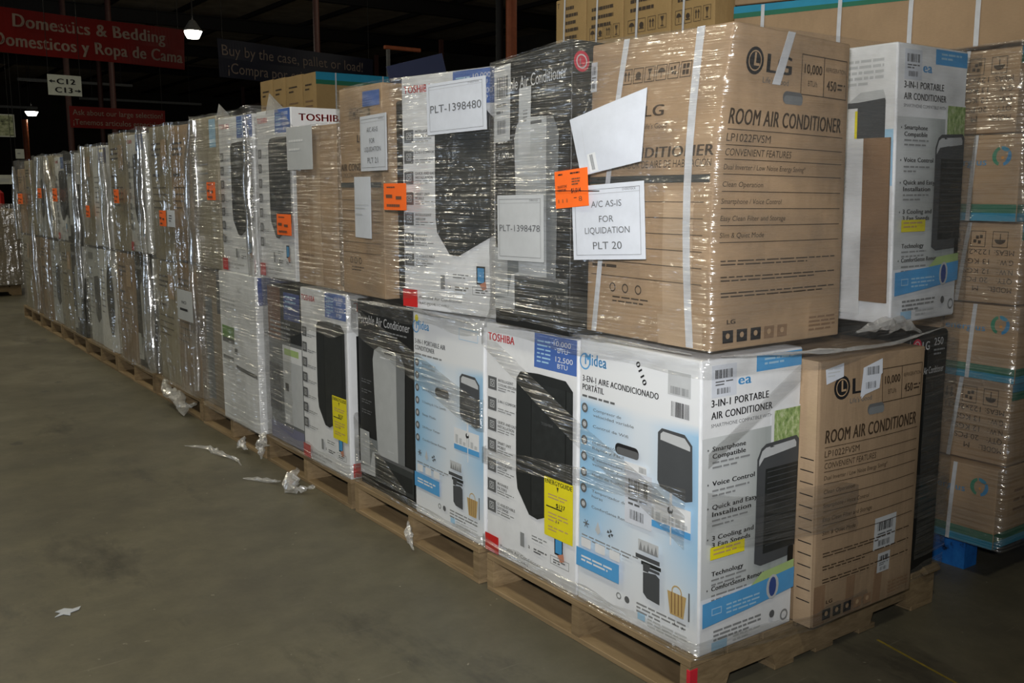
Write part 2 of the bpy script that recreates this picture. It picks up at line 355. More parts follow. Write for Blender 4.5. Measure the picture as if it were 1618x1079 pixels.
class Carton:
    def __init__(s, name, label, x0, x1, y0, y1, z0, z1, mat, corners=None, bulge=(0, 0), group=None, n=6, rz=0, r=.006):
        s.d = (x1-x0, y1-y0, z1-z0); s.c = corners or {}; s.b = bulge
        s.root = thing(name, label, 'box', ((x0+x1)/2, (y0+y1)/2, z0), rz, group)
        link('carton_body', bevel_grid_box(s.D, s.d, n, r, mat, 'carton_body'), s.root)
    def D(s, u, v, w_):
        x, y, z = (u-.5)*s.d[0], (v-.5)*s.d[1], w_*s.d[2]
        for (i, j, k), o in s.c.items():
            q = (u if i else 1-u)*(v if j else 1-v)*(w_ if k else 1-w_); x += o[0]*q; y += o[1]*q; z += o[2]*q
        sn = lambda a: math.sin(math.pi*min(max(a, 0), 1))
        x -= s.b[0]*(1-u)*sn(v)*sn(w_); y -= s.b[1]*(1-v)*sn(u)*sn(w_)
        if len(s.b) > 2: x -= s.b[2]*(1-u)*(1-v)*sn(w_)   # a corner that bows out half way up
        return (x, y, z)
    def left(s):
        def at(a, t, e):
            x, y, z = s.D(0, 1-a, 1-t); return (x-e, y, z)
        return Art(at, s.d[1], s.d[2])
    def front(s):
        def at(a, t, e):
            x, y, z = s.D(a, 0, 1-t); return (x, y-e, z)
        return Art(at, s.d[0], s.d[2])
    def slab(s, face, s0, t0, s1, t1, th, mat, name, lift=.0015, skew=0):
        """thin real piece (strap, tape, flap) lying on a face"""
        A = s.left() if face == 'L' else s.front(); n = 8; v, f = [], []
        for j in range(n+1):
            t = t0+(t1-t0)*j/n
            for a, e in ((s0, lift), (s1, lift), (s1, lift+th), (s0, lift+th)): v.append(A.at(a+skew*(j/n), t, e))
        for j in range(n):
            for q in range(4): f.append((j*4+q, j*4+(q+1) % 4, (j+1)*4+(q+1) % 4, (j+1)*4+q))
        f += [(3, 2, 1, 0), (n*4, n*4+1, n*4+2, n*4+3)]
        me = mesh(name, v, f, mat); bm = bmesh.new(); bm.from_mesh(me); bmesh.ops.recalc_face_normals(bm, faces=bm.faces); bm.to_mesh(me); bm.free()
        return link(name, me, s.root)

def fan(a, s, t, r, k):
    for q in range(4):
        g = q*math.pi/2+.3; a.poly([(s+math.cos(g+d)*r*e/a.W, t+math.sin(g+d)*r*e/a.H) for d, e in ((-.5, .25), (-.35, 1), (.45, .9), (.5, .25))], k)
def snow(a, s, t, r, k):
    for q in range(3):
        g = q*math.pi/3; c, n_ = math.cos(g), math.sin(g); w_ = r*.13
        a.poly([(s+(c*x-n_*y)/a.W, t+(n_*x+c*y)/a.H) for x, y in ((-r, -w_), (r, -w_), (r, w_), (-r, w_))], k)
def mark_icons(a, s, t, w_, h, gap, kinds, k='brown_ink', flip=False):
    """row of framed handling marks"""
    for q, kd in enumerate(kinds):
        x = s+q*(w_+gap); a.frame(x, t, x+w_, t+h, .0022, k); X = lambda v: x+v*w_; T = (lambda v: t+(1-v)*h) if flip else (lambda v: t+v*h)
        if kd == 'up':
            for c in (.33, .67): a.rect(X(c-.05), T(.3), X(c+.05), T(.8), k); a.poly([(X(c-.16), T(.4)), (X(c), T(.14)), (X(c+.16), T(.4))] if not flip else [(X(c+.16), T(.4)), (X(c), T(.14)), (X(c-.16), T(.4))], k)
        elif kd == 'umb':
            p = [(X(.5+.36*math.cos(math.pi*i/8)), T(.5-.3*math.sin(math.pi*i/8))) for i in range(9)]; a.poly(p[::-1] if not flip else p, k); a.rect(X(.47), min(T(.5), T(.85)), X(.53), max(T(.5), T(.85)), k)
        elif kd == 'glass':
            p = [(X(.28), T(.15)), (X(.72), T(.15)), (X(.55), T(.5)), (X(.45), T(.5))]; a.poly(p if not flip else p[::-1], k); a.rect(X(.46), min(T(.5), T(.8)), X(.54), max(T(.5), T(.8)), k); a.rect(X(.32), min(T(.8), T(.87)), X(.68), max(T(.8), T(.87)), k)
        elif kd == 'stack':
            for (c, r_) in ((.34, .3), (.66, .3), (.34, .68), (.66, .68)): a.rect(X(c-.13), min(T(r_-.15), T(r_+.15)), X(c+.13), max(T(r_-.15), T(r_+.15)), k)
        elif kd == 'hand':
            a.circ(X(.5), T(.5), w_*a.W*.28, k, 10); a.rect(X(.2), min(T(.7), T(.78)), X(.8), max(T(.7), T(.78)), k)
        else:
            for (c, r_) in ((.3, .35), (.6, .3), (.45, .6), (.7, .65)): a.rect(X(c-.1), min(T(r_-.1), T(r_+.1)), X(c+.1), max(T(r_-.1), T(r_+.1)), k)

def blue_front(a, es, hi=True):
    a.rect(.012, .008, .988, .992, 'blue_fade_print')
    a.text(.05, .095, 'Midea', .042, 'sky_blue', .2, True); a.circ(.05, .085, .026, 'sky_blue', 20, .021)
    if es:
        a.text(.03, .158, '3-EN-1 AIRE ACONDICIONADO', .022, 'ink', .66, True); a.text(.03, .19, 'PORTÁTIL', .022, 'ink', .2, True)
        a.lines(.03, .208, .62, 1, .01, .008, 'grey_ink'); a.text(.5, .05, '0110', .02, 'ink', .14, True, 0, -1.05)
        a.rect(.76, .05, .93, .13, 'pale_grey'); a.barcode(.78, .1, .92, .125, 'mid_grey'); a.barcode(.79, .15, .93, .2, 'ink', 18)
        feats = ['Compresor de', 'Control de Wifi', 'Instalación', '3 velocidades de', 'Modo de Sueño', 'Temporizador de 24', 'ComfortSense Remoto']
        f2 = ['velocidad variable', '', 'Rápida y Fácil', 'ventilador y', '', 'horas', '']
    else:
        a.circ(.06, .045, .014, 'yellow', 12); a.text(.03, .165, '3-IN-1 PORTABLE AIR', .022, 'grey_ink', .46, True); a.text(.03, .195, 'CONDITIONER', .022, 'grey_ink', .3, True); a.lines(.03, .21, .5, 1, .01, .008)
        a.frame(.68, .05, .93, .1, .002, 'pale_blue'); a.rect(.86, .06, .92, .085, 'white')
        feats = ['Smartphone', 'Voice Control', 'Quick & Easy Installation', '3 Cooling & 3 Fan Speeds', 'Sleep Mode', '24-Hour Timer', 'ComfortSense Remote']
        f2 = ['Compatible', '', '', '', '', '', '']
    for q in range(7):
        t = .255+q*.0605; a.circ(.06, t, .0155, 'grey_ink', 16); a.circ(.06, t, .0085, 'pale_grey', 10, .005); a.rect(.05, t-.004, .07, t+.004, 'pale_grey')
        if hi:
            a.text(.14, t+.004, feats[q], .0105, 'grey_ink', min(.36, .021*len(feats[q])))
            if f2[q]: a.text(.14, t+.024, f2[q], .0105, 'grey_ink', min(.36, .02*len(f2[q])))
        else: a.lines(.14, t-.005, .25, 1, .01, .01, 'grey_ink')
    snow(a, .09, .69, .014, 'grey_ink'); a.poly([(.2, .665), (.175, .7), (.2, .715), (.225, .7)], 'pale_grey'); fan(a, .31, .69, .015, 'product_grey'); a.lines(.05, .735, .5, 2, .012, .005)
    a.hole(.35, .345, .55, .385, 'ink', 'grey_ink')
    a.poly([(.7, .265), (.73, .248), (.9, .25), (.955, .28), (.96, .465), (.91, .475), (.72, .45), (.7, .43)][::-1], 'product_grey'); a.poly([(.72, .268), (.74, .258), (.9, .262), (.94, .285), (.94, .3), (.72, .288)][::-1], 'pale_grey')
    a.rect(.62, .5, .95, .585, 'white'); 
    for q in range(6): a.rect(.64+q*.05, .53+.012*((q*7) % 3), .675+q*.05, .57, 'pale_grey')
    a.rect(.62, .575, .95, .598, 'sky_blue'); a.circ(.8, .52, .011, 'ink', 14); a.rect(.795, .46, .815, .52, 'white'); a.rect(.8, .53, .81, .64, 'white')
    if es: a.sticker(.44, .43, .66, .62); a.rect(.44, .4, .62, .43, 'white'); a.barcode(.56, .405, .62, .425, 'mid_grey')
    # window kit, unit and basket
    a.rect(.56, .66, .72, .7, 'pale_grey'); 
    for q in range(5): a.poly([(.565+q*.03, .7), (.58+q*.03, .665+.008*(q % 2)), (.595+q*.03, .7)][::-1], 'mid_grey')
    a.rect(.54, .715, .73, .73, 'product_grey'); a.rect(.585, .735, .74, .748, 'product_dark'); a.poly([(.6, .74), (.66, .74), (.64, .77), (.6, .77)][::-1], 'product_grey'); a.rect(.6, .752, .73, .762, 'product_grey')
    a.poly([(.6, .775), (.7, .765), (.73, .775), (.73, .87), (.63, .865), (.6, .85)][::-1], 'product_grey')
    a.poly([(.79, .80), (.93, .80), (.91, .88), (.81, .88)][::-1], 'tan'); a.circ(.86, .795, .02, 'tan', 16, .016); a.rect(.945, .78, .955, .88, 'grey_ink')
    for q in range(4): a.rect(.82+q*.025, .80, .825+q*.025, .875, 'rust_brown')
    a.rect(.012, .79, .4, .862, 'sky_blue'); a.lines(.06, .815, .28, 2, .014, .007, 'white')
    for q in range(3): a.rrect(.06+q*.13, .745, .15+q*.13, .78, .004, 'white')
    a.circ(.4, .905, .011, 'mid_grey', 14, .007); a.circ(.47, .905, .011, 'grey_ink', 14); a.lines(.55, .895, .38, 3, .014, .006, 'mid_grey'); a.rect(.56, .93, .62, .955, 'pale_blue'); a.text(.84, .915, 'A', .012, 'ink'); a.text(.9, .918, 'A', .012, 'ink')
    a.lines(.64, .935, .3, 3, .012, .005, 'pale_grey')

def blue_side(a, hi=True):
    a.rect(.012, .008, .988, .992, 'white'); a.rect(.012, .255, .988, .80, 'room_photo_print')
    a.rect(.52, .008, .988, .062, 'sky_blue'); a.lines(.6, .02, .3, 2, .015, .007, 'pale_blue')
    a.text(.12, .095, 'Mid', .034, 'sky_blue', .2, True); a.text(.34, .095, 'ea', .034, 'sky_blue', .13, True)
    a.text(.09, .155, '3-IN-1 PORTABLE', .024, 'ink', .56, True); a.text(.09, .195, 'AIR CONDITIONER', .024, 'ink', .6, True); a.text(.09, .222, 'SMARTPHONE COMPATIBLE WITH REMOTE', .012, 'grey_ink', .76)
    a.sticker(.09, .02, .325, .125)
    a.rect(.68, .2, .988, .335, 'white'); a.rect(.71, .205, .988, .325, 'foliage_print')
    yy = [(.3, 'Smartphone', 'Compatible'), (.415, 'Voice Control', ''), (.495, 'Quick and Easy', 'Installation'), (.6, '3 Cooling and', '3 Fan Speeds'), (.7, '', 'Technology'), (.775, 'ComfortSense Remote', '')]
    for t, p, q in yy:
        if p: a.text(.1, t, p, .016, 'ink', min(.55, .032*len(p)), True); a.circ(.06, t-.006, .003, 'grey_ink', 8)
        if q: a.text(.1, t+.024, q, .016, 'ink', .032*len(q), True)
        a.lines(.1, t+.035 if q else t+.014, .36, 2 if t != .6 else 0, .016, .006, 'mid_grey')
    # the tall unit
    a.poly([(.53, .36), (.57, .325), (.62, .312), (.95, .305), (.98, .32), (.98, .7), (.9, .735), (.6, .74), (.53, .725)][::-1], 'product_grey')
    a.poly([(.55, .365), (.58, .335), (.62, .325), (.93, .318), (.95, .33), (.95, .345), (.6, .36), (.55, .385)][::-1], 'pale_grey'); a.rect(.62, .4, .98, .7, 'grille_dark')
    for q in range(14): a.rect(.64, .41+q*.02, .97, .413+q*.02, 'product_grey')
    a.rect(.08, .622, .42, .665, 'yellow'); a.lines(.11, .63, .28, 2, .014, .006, 'tan')
    a.rrect(.9, .7, .965, .765, .006, 'product_edge'); a.poly([(.5, .8), (.62, .765), (.98, .755), (.98, .8)][::-1], 'pale_green')
    a.poly([(.012, .81), (.5, .8), (.988, .785), (.988, .86), (.5, .88), (.012, .895)][::-1], 'sky_blue'); a.lines(.25, .835, .35, 3, .014, .006, 'pale_blue'); a.frame(.1, .835, .2, .86, .003, 'pale_blue')
    p = [(.74+.07*math.cos(i*.5236), .83+.045*math.sin(i*.5236)) for i in range(12)]; a.poly(p, 'pale_grey'); a.poly([(.74+(x-.74)*.6, .83+(y-.83)*.8) for x, y in p], 'label_blue')
    a.lines(.12, .915, .5, 3, .015, .007, 'mid_grey'); a.rect(.1, .955, .26, .985, 'pale_blue'); a.lines(.32, .955, .3, 2, .014, .006, 'pale_grey'); a.circ(.88, .95, .018, 'mid_grey', 16, .012); a.circ(.74, .93, .012, 'grey_ink', 12)

def red_logo_front(a, hi=True, guide=True):
    a.rect(.012, .008, .988, .992, 'white')
    a.text(.03, .072, 'TOSHIBA', .032, 'red', .31, True)
    a.rect(.56, .004, .988, .14, 'blue'); a.text(.76, .04, '10,000', .02, 'white', .17); a.text(.8, .065, 'BTU', .018, 'white', .1); a.text(.78, .1, '12,500', .02, 'white', .17); a.text(.8, .125, 'BTU', .018, 'white', .1); a.lines(.59, .03, .14, 6, .016, .006, 'pale_blue')
    ft = [('INTELLIGENT', 'COOLING EFFICIENCY'), ('3-IN-1 COMFORT', ''), ('QUICK AND EASY', 'INSTALLATION'), ('SMART UNIT', 'MOBILE'), ('INTELLIGENT', 'AIRFLOW'), ('WASHABLE', 'FILTERS'), ('12 ADJUSTABLE', 'SETTINGS')]
    for q, (p, r_) in enumerate(ft):
        t = .225+q*.0885; a.rect(.03, t, .135, t+.055, 'grey_ink'); a.frame(.055, t+.012, .11, t+.043, .003, 'pale_grey'); a.circ(.083, t+.027, .008, 'pale_grey', 10, .005)
        if hi:
            a.text(.155, t+.014, p, .0115, 'grey_ink', .0165*len(p), True)
            if r_: a.text(.155, t+.032, r_, .0115, 'grey_ink', min(.24, .0165*len(r_)), True)
        a.lines(.155, t+.038, .2, 2, .01, .004, 'mid_grey')
    a.poly([(.385, .2), (.43, .17), (.62, .162), (.9, .165), (.97, .2), (.975, .66), (.62, .755), (.53, .75), (.40, .66), (.385, .6)][::-1], 'product_dark')
    a.poly([(.555, .2), (.97, .205), (.97, .655), (.57, .745), (.555, .72)][::-1], 'grille_dark'); a.rect(.55, .19, .557, .73, 'product_edge'); a.rect(.9, .2, .908, .66, 'product_edge')
    if hi: a.text(.66, .36, 'TOSHIBA', .011, 'grey_ink', .12)
    a.rect(.8, .79, .885, .865, 'ink'); a.rect(.81, .797, .875, .858, 'phone_blue'); a.poly([(.83, .865), (.89, .85), (.9, .88), (.86, .89)][::-1], 'skin')
    a.lines(.56, .83, .16, 2, .012, .005); a.rect(.43, .84, .475, .9, 'mid_grey'); a.text(.52, .893, 'a', .02, 'ink'); a.lines(.58, .882, .14, 2, .011, .006, 'grey_ink'); a.frame(.76, .875, .95, .91, .002, 'mid_grey'); a.lines(.79, .886, .12, 2, .01, .005, 'grey_ink')
    a.rect(.004, .915, .17, .992, 'red'); a.text(.195, .952, 'Portable Air Conditioner', .0145, 'grey_ink', .46); a.text(.195, .976, 'RAC-PD1411CWRU', .011, 'grey_ink', .32)
    if guide:
        a.rect(.7, .56, .985, .8, 'yellow'); a.text(.71, .585, 'ENERGYGUIDE', .018, 'ink', .265, True); a.poly([(.825, .59), (.845, .59), (.835, .612)][::-1], 'ink'); a.lines(.74, .625, .2, 2, .012, .005, 'tan'); a.text(.82, .672, '$127', .017, 'ink', .09, True); a.rect(.72, .675, .88, .68, 'ink'); a.lines(.74, .7, .2, 3, .014, .005, 'tan'); a.text(.82, .735, '7.4', .012, 'ink'); a.lines(.74, .755, .2, 2, .012, .005, 'tan')

def red_logo_side(a):
    a.rect(.03, .008, .97, .992, 'white'); a.rect(.1, .22, .9, .9, 'product_edge'); a.rect(.03, .915, .97, .992, 'red'); a.text(.08, .09, 'TOSHIBA', .05, 'red', .6, True)

def black_front(a, hi=True):
    a.rect(.012, .008, .988, .992, 'black_stock')
    a.text(.03, .12, 'Portable Air Conditioner', .044, 'light_ink', .92); a.lines(.42, .14, .5, 2, .016, .007, 'mid_grey')
    if hi:
        a.text(.05, .305, '250', .03, 'light_ink', .15, True); a.lines(.22, .28, .12, 2, .015, .006, 'mid_grey'); a.text(.06, .365, '6,000', .024, 'light_ink', .16); a.lines(.07, .375, .12, 1, .01, .006, 'mid_grey')
    for q in range(4): a.lines(.06, .42+q*.055, .2, 2, .013, .006, 'grey_ink')
    a.poly([(.3, .3), (.33, .25), (.42, .225), (.8, .24), (.87, .3), (.84, .84), (.76, .86), (.42, .82), (.36, .8)][::-1], 'product_white')
    a.poly([(.72, .238), (.8, .24), (.87, .3), (.84, .84), (.76, .86), (.73, .855)][::-1], 'product_shade'); a.rect(.52, .245, .66, .256, 'grey_ink'); a.lines(.44, .275, .24, 1, .01, .006, 'white')
    a.rect(.012, .73, .36, .93, 'room_grey'); a.rect(.012, .7, .2, .89, 'product_white'); a.poly([(.26, .8), (.36, .79), (.36, .93), (.012, .94), (.012, .9), (.2, .89)][::-1], 'pale_grey')
    a.rect(.3, .8, .988, .95, 'couch'); a.rect(.3, .8, .988, .815, 'grey_ink'); a.rect(.34, .85, .97, .93, 'product_dark'); a.rect(.55, .755, .66, .76, 'pale_grey')

def black_side(a, sq='250'):
    a.rect(.01, .008, .99, .992, 'black_stock'); a.circ(.16, .055, .026, 'logo_red', 20); a.circ(.16, .055, .018, 'light_ink', 16, .0145); a.text(.13, .07, 'L', .026, 'light_ink', .05, True)
    a.text(.3, .073, 'LG', .034, 'light_ink', .2, True); a.text(.62, .06, sq, .03, 'light_ink', .25); a.lines(.62, .075, .3, 2, .016, .007, 'mid_grey')
    a.text(.06, .17, 'Portable Air Conditioner', .028, 'light_ink', .86)
    a.poly([(.4, .3), (.46, .25), (.8, .25), (.88, .31), (.86, .86), (.78, .88), (.46, .86)][::-1], 'product_dark')
    for q in range(6): a.lines(.08, .3+q*.08, .24, 2, .014, .006, 'grey_ink')
    a.text(.1, .93, 'LG', .03, 'grey_ink', .14, True)

def brown_left(a, hi=True):
    mark_icons(a, .26, .1, .075, .05, .012, ['up', 'hand', 'glass', 'umb', 'stackx', 'stack'])
    a.text(.46, .262, 'LG', .036, 'brown_ink', .15, True); a.text(.46, .302, "Life's Good", .017, 'brown_ink', .18)
    a.text(.03, .395, 'AIR CONDITIONER', .034, 'brown_ink', .96, True, .06); a.text(.03, .428, 'ACONDICIONADOR DE AIRE DE HABITACIÓN', .024, 'brown_ink', .95)
    a.rect(.02, .452, .98, .476, 'couch')
    for q in range(6): a.rect(.05, .535+q*.051, .95, .5375+q*.051, 'brown_ink')
    if hi:
        for q in range(5): a.lines(.06, .548+q*.051, .3, 1, .01, .01, 'brown_ink')
    for q in range(3): a.circ(.25+q*.11, .83, .014, 'brown_ink', 12, .010)
    a.lines(.25, .86, .3, 2, .014, .005, 'brown_ink')

def brown_front(a, hi=True, split=True):
    a.circ(.19, .105, .036, 'ink', 24); a.circ(.19, .105, .027, 'cardboard', 20, .0235); a.rect(.183, .08, .197, .118, 'cardboard'); a.rect(.183, .112, .225, .12, 'cardboard')
    a.text(.28, .135, 'LG', .058, 'ink', .2, True); a.text(.26, .168, "Life's Good", .018, 'grey_ink', .2)
    a.frame(.56, .06, .97, .19, .0025, 'brown_ink'); a.rect(.755, .06, .761, .19, 'brown_ink'); a.text(.585, .12, '10,000', .03, 'brown_ink', .155, True); a.text(.62, .16, 'BTU/h', .018, 'brown_ink', .08); a.text(.775, .105, 'REFRIGERATION', .014, 'brown_ink', .18); a.text(.785, .165, '450', .032, 'brown_ink', .09, True); a.lines(.885, .14, .07, 2, .014, .006, 'brown_ink')
    a.hole(.42, .185, .58, .225, 'grey_ink', 'product_shade')
    a.text(.05, .3, 'ROOM AIR CONDITIONER', .048, 'brown_ink', .88, True, .08); a.rect(.05, .315, .95, .3175, 'brown_ink')
    a.text(.05, .352, 'LP1022FVSM', .024, 'brown_ink', .3, False, .05); a.rect(.05, .362, .95, .3645, 'brown_ink'); a.text(.05, .395, 'CONVENIENT FEATURES', .022, 'brown_ink', .46, False, .1); a.rect(.05, .405, .95, .4075, 'brown_ink')
    ft = ['Dual Inverter / Low Noise Energy Saving*', 'Clean Operation', 'Smartphone / Voice Control', 'Easy Clean Filter and Storage', 'Slim & Quiet Mode']
    for q, p in enumerate(ft):
        t = .437+q*.052; a.text(.05, t, p, .016, 'brown_ink', .0125*len(p)+.08, False, .12); a.rect(.05, t+.013, .95, t+.0155, 'brown_ink')
    for q in range(3): a.lines(.06, .715+q*.05, .86, 2, .011, .004, 'brown_ink')
    a.text(.1, .915, 'LG', .014, 'brown_ink', .06, True)
    for q in range(5): a.rect(.07+q*.1, .935, .145+q*.1, .975, 'ink' if q < 3 else 'tape_dark'); a.circ(.107+q*.1, .953, .008, 'cardboard', 10)
    a.lines(.72, .92, .22, 4, .014, .006, 'tape_dark')

def photo_front(a, hi=True):
    """dark picture carton with a pale unit"""
    a.rect(.012, .008, .988, .992, 'product_shade'); a.rect(.012, .008, .988, .34, 'product_dark'); a.rect(.012, .008, .4, .34, 'rust_brown'); a.rect(.5, .03, .95, .2, 'label_blue'); a.lines(.55, .05, .3, 3, .03, .01, 'pale_blue'); a.lines(.08, .22, .6, 5, .03, .012, 'mid_grey')
    a.rect(.45, .36, .988, .86, 'pale_grey'); a.rect(.45, .36, .988, .46, 'white'); a.rect(.5, .38, .9, .42, 'pale_green'); a.rect(.012, .88, .988, .992, 'purple_grey'); a.rect(.012, .5, .35, .8, 'product_grey')
    a.rect(.5, .6, .6, .65, 'ink'); a.rect(.48, .8, .6, .85, 'white')
def green_front(a, hi=True):
    a.rect(.012, .008, .988, .992, 'white'); a.lines(.1, .18, .35, 4, .025, .01, 'pale_grey'); a.rect(.06, .36, .42, .47, 'green'); a.rect(.06, .44, .42, .47, 'grey_ink'); a.rect(.42, .49, .5, .53, 'grey_ink'); a.rect(.06, .56, .38, .585, 'mid_grey'); a.poly([(.45, .6), (.98, .62), (.98, .645), (.45, .625)][::-1], 'grey_ink'); a.lines(.08, .62, .3, 2, .02, .008, 'pale_grey'); a.text(.55, .12, 'AC', .03, 'pale_grey')
def green_side(a):
    a.rect(.03, .008, .97, .992, 'white'); a.rect(.03, .008, .97, .18, 'label_blue'); a.rect(.3, .4, .6, .72, 'green'); a.lines(.2, .2, .5, 3, .03, .01, 'pale_grey')
def navy_front(a, hi=True):
    a.rect(.012, .008, .988, .992, 'white'); a.rect(.5, .02, .988, .17, 'navy'); a.rect(.55, .035, .8, .06, 'yellow'); a.lines(.55, .11, .35, 1, .02, .014, 'light_ink'); a.rect(.55, .4, .62, .7, 'green'); a.lines(.1, .3, .3, 8, .05, .012, 'mid_grey'); a.poly([(.7, .45), (.95, .44), (.95, .8), (.7, .82)][::-1], 'pale_grey')
def oval_front(a, hi=True):
    a.rect(.012, .008, .988, .992, 'white'); p = [(.72+.24*math.cos(i*.3927), .48+.36*math.sin(i*.3927)) for i in range(16)]; a.poly(p, 'product_dark'); a.lines(.08, .2, .3, 8, .06, .015, 'mid_grey')
def grey_front(a, hi=True):
    a.rect(.012, .008, .988, .992, 'pale_grey'); a.poly([(.5, .3), (.85, .28), (.95, .32), (.92, .72), (.7, .78), (.5, .7)][::-1], 'product_grey'); a.lines(.08, .2, .35, 9, .06, .015, 'mid_grey'); a.rect(.1, .05, .5, .12, 'mid_grey')

# ------------------------------------------------------------------ room shell
def slab(name, dims, mat): return struct(box_obj(name, dims, mat, None, 0))
slab('floor', (-14, 18, -12, 52, -.2, 0), 'concrete_floor')
slab('wall_left', (-14.2, -14, -12, 52, 0, 6.6), 'dark_wall'); slab('wall_right', (18, 18.2, -12, 52, 0, 6.6), 'dark_wall')
slab('wall_back', (-14, 18, 52, 52.2, 0, 6.6), 'dark_wall'); slab('wall_front', (-14, 18, -12.2, -12, 0, 6.6), 'dark_wall')
roof = slab('ceiling', (-14, 18, -12, 52, 6.5, 6.6), 'roof_deck')
for k, y in enumerate([5.2, 9.2, 13.2, 17.2, 21.2, 27, 33, 39]):      # roof beams across
    v, f = [], []
    for dims in ((-14, 18, y-.09, y+.09, 6.02, 6.05), (-14, 18, y-.012, y+.012, 6.05, 6.36), (-14, 18, y-.09, y+.09, 6.36, 6.39)):
        a, b = box_data(*dims); f += [[q+len(v) for q in p] for p in b]; v += a
    link('roof_beam', mesh('roof_beam', v, f, 'roof_steel'), roof)
pv, pf = box_data(-.05, .05, -12, 52, 6.39, 6.5)
pm = mesh('roof_purlin', pv, pf, 'roof_steel')
for k in range(15): link('roof_purlin', pm, roof, (-10+k*1.9, 0, 0))
v, f = box_data(-.004, .004, -.55, 0, 0, .0012); ln = link('trim_1', mesh('trim_1', v, f, 'floor_line')); ln.rotation_euler = (0, 0, math.radians(-10.8)); ln.location = (.805, -.06, 0); struct(ln)

# ------------------------------------------------------------------ pallets
def joinboxes(boxes, b=0):
    v, f = [], []
    for d in boxes:
        a, c = box_data(*d, b); f += [[q+len(v) for q in p] for p in c]; v += a
    return v, f
def stringer_mesh(L, mat, th=.038, z0=.018, h=.1):
    prof = [(0, 0), (.15, 0), (.165, .038), (.355, .038), (.37, 0), (L-.37, 0), (L-.355, .038), (L-.165, .038), (L-.15, 0), (L, 0), (L, h), (0, h)]
    n = len(prof); v = [(x, -th/2, z+z0) for x, z in prof]+[(x, th/2, z+z0) for x, z in prof]
    f = [list(range(n)), list(range(2*n-1, n-1, -1))]+[(i, n+i, n+(i+1) % n, (i+1) % n) for i in range(n)]
    me = mesh('stringer', v, f, mat); bm = bmesh.new(); bm.from_mesh(me); bmesh.ops.recalc_face_normals(bm, faces=bm.faces); bm.to_mesh(me); bm.free(); return me
ST = stringer_mesh(1.22, 'pallet_wood')
DB = {w_: mesh('deck_board', *box_data(0, w_, 0, 1.016, 0, .022, .002), 'pallet_wood') for w_ in (.14, .09)}
BBm = {w_: mesh('bottom_board', *box_data(0, w_, 0, 1.016, 0, .018, .002), 'pallet_wood') for w_ in (.13, .09)}
def pallet(x, y, label, group, rz=0, detail=True):
    p = thing('wooden_pallet', label, 'pallet', (x, y, 0), rz, group)
    for yy in (.019, .508, .997): link('stringer', ST, p, (0, yy, 0))
    for xx, w_ in ((0, .14), (.153, .14), (.308, .14), (.462, .14), (.617, .14), (.772, .14), (.926, .14), (1.08, .14)): link('deck_board', DB[w_], p, (xx, 0, .118))
    for xx, w_ in ((0, .13), (.37, .09), (.565, .09), (.79, .09), (1.09, .13)): link('bottom_board', BBm[w_], p, (xx, 0, 0))
    return p
PZ = .14
PY = [0, 1.07, 2.12, 3.16, 4.22, 5.27, 6.32, 7.37, 8.42, 9.47]
ordn = ['nearest the camera', 'second from the camera', 'third from the camera', 'fourth from the camera', 'fifth from the camera', 'sixth from the camera', 'seventh from the camera', 'eighth from the camera', 'ninth from the camera', 'last and farthest']
for k, y in enumerate(PY):
    p = pallet(0, y+.0, 'raw wooden pallet under the wrapped cartons, %s in the row' % ordn[k], 'pallets of the wrapped row', RNG.uniform(-.008, .008) if k else 0)
    if k == 0:
        box_obj('painted_corner', (-.002, .03, -.0015, .012, .03, .112), 'pallet_red_paint', p, .001)['label'] = 'red painted stringer end'
        box_obj('splintered_board_end', (1.13, 1.232, -.022, .07, .119, .15), 'pallet_wood', p, .012)

# ------------------------------------------------------------------ row of cartons
GRP_U, GRP_L = 'cartons of the upper tier in the wrapped row', 'cartons of the lower tier in the wrapped row'
U0, U1 = 1.005, 1.87
# --- first pallet
c = Carton('appliance_carton', 'white and pale blue carton with Spanish lettering at the bottom near corner of the row', .02, .432, -.0, .522, PZ, .995, 'white_stock', {(0, 0, 1): (-.012, 0, 0), (0, 0, 0): (.012, 0, 0)}, (.004, .004), GRP_L, 10)
a = c.left(); blue_front(a, True); a.build('printed_panel', c.root); a = c.front(); blue_side(a); a.build('printed_panel', c.root)
c = Carton('appliance_carton', 'white carton with red lettering and yellow energy label on the near lower tier', .02, .46, .53, 1.045, PZ, .985, 'white_stock', {}, (.005, 0), GRP_L, 10)
a = c.left(); red_logo_front(a); a.build('printed_panel', c.root)
c = Carton('appliance_carton', 'plain brown carton with a stapled edge and two barcode stickers, low at the row end', .455, .965, -.065, .45, PZ-.005, .955, 'cardboard_dark', {(0, 0, 1): (-.01, .01, 0)}, (.0, .012), GRP_L, 10)
a = c.front(); brown_front(a); a.build('printed_panel', c.root)
a = c.front(); a.e = .002; a.poly([(.04, .03), (.2, .015), (.2, .065), (.05, .085)][::-1], 'paper'); a.lines(.06, .03, .11, 3, .012, .004, 'pale_grey'); a.build('sticker', c.root)
a = c.front(); a.e = .002; a.poly([(.38, .045), (.56, .02), (.56, .075), (.36, .16)][::-1], 'paper'); a.poly([(.38, .045), (.56, .03), (.53, .13), (.35, .15)][::-1], 'paper'); a.barcode(.41, .045, .53, .075, 'grey_ink', 12); a.barcode(.4, .1, .5, .125, 'grey_ink', 10); a.build('sticker', c.root)
a = c.front(); a.e = .002; a.sticker(.54, .64, .77, .77, 'pale_grey'); a.build('sticker', c.root); a = c.front(); a.e = .002; a.sticker(.6, .79, .73, .87, 'pale_grey', 8); a.build('sticker', c.root)
for (s0, s1) in ((.0, .1), (.3, .38), (.58, .66)): c.slab('F', s0, .84, s1, .99, .0005, 'tape_dark', 'tape', .0012)
a = c.left(); a.rect(.86, .0, .985, 1, 'tape_brown')
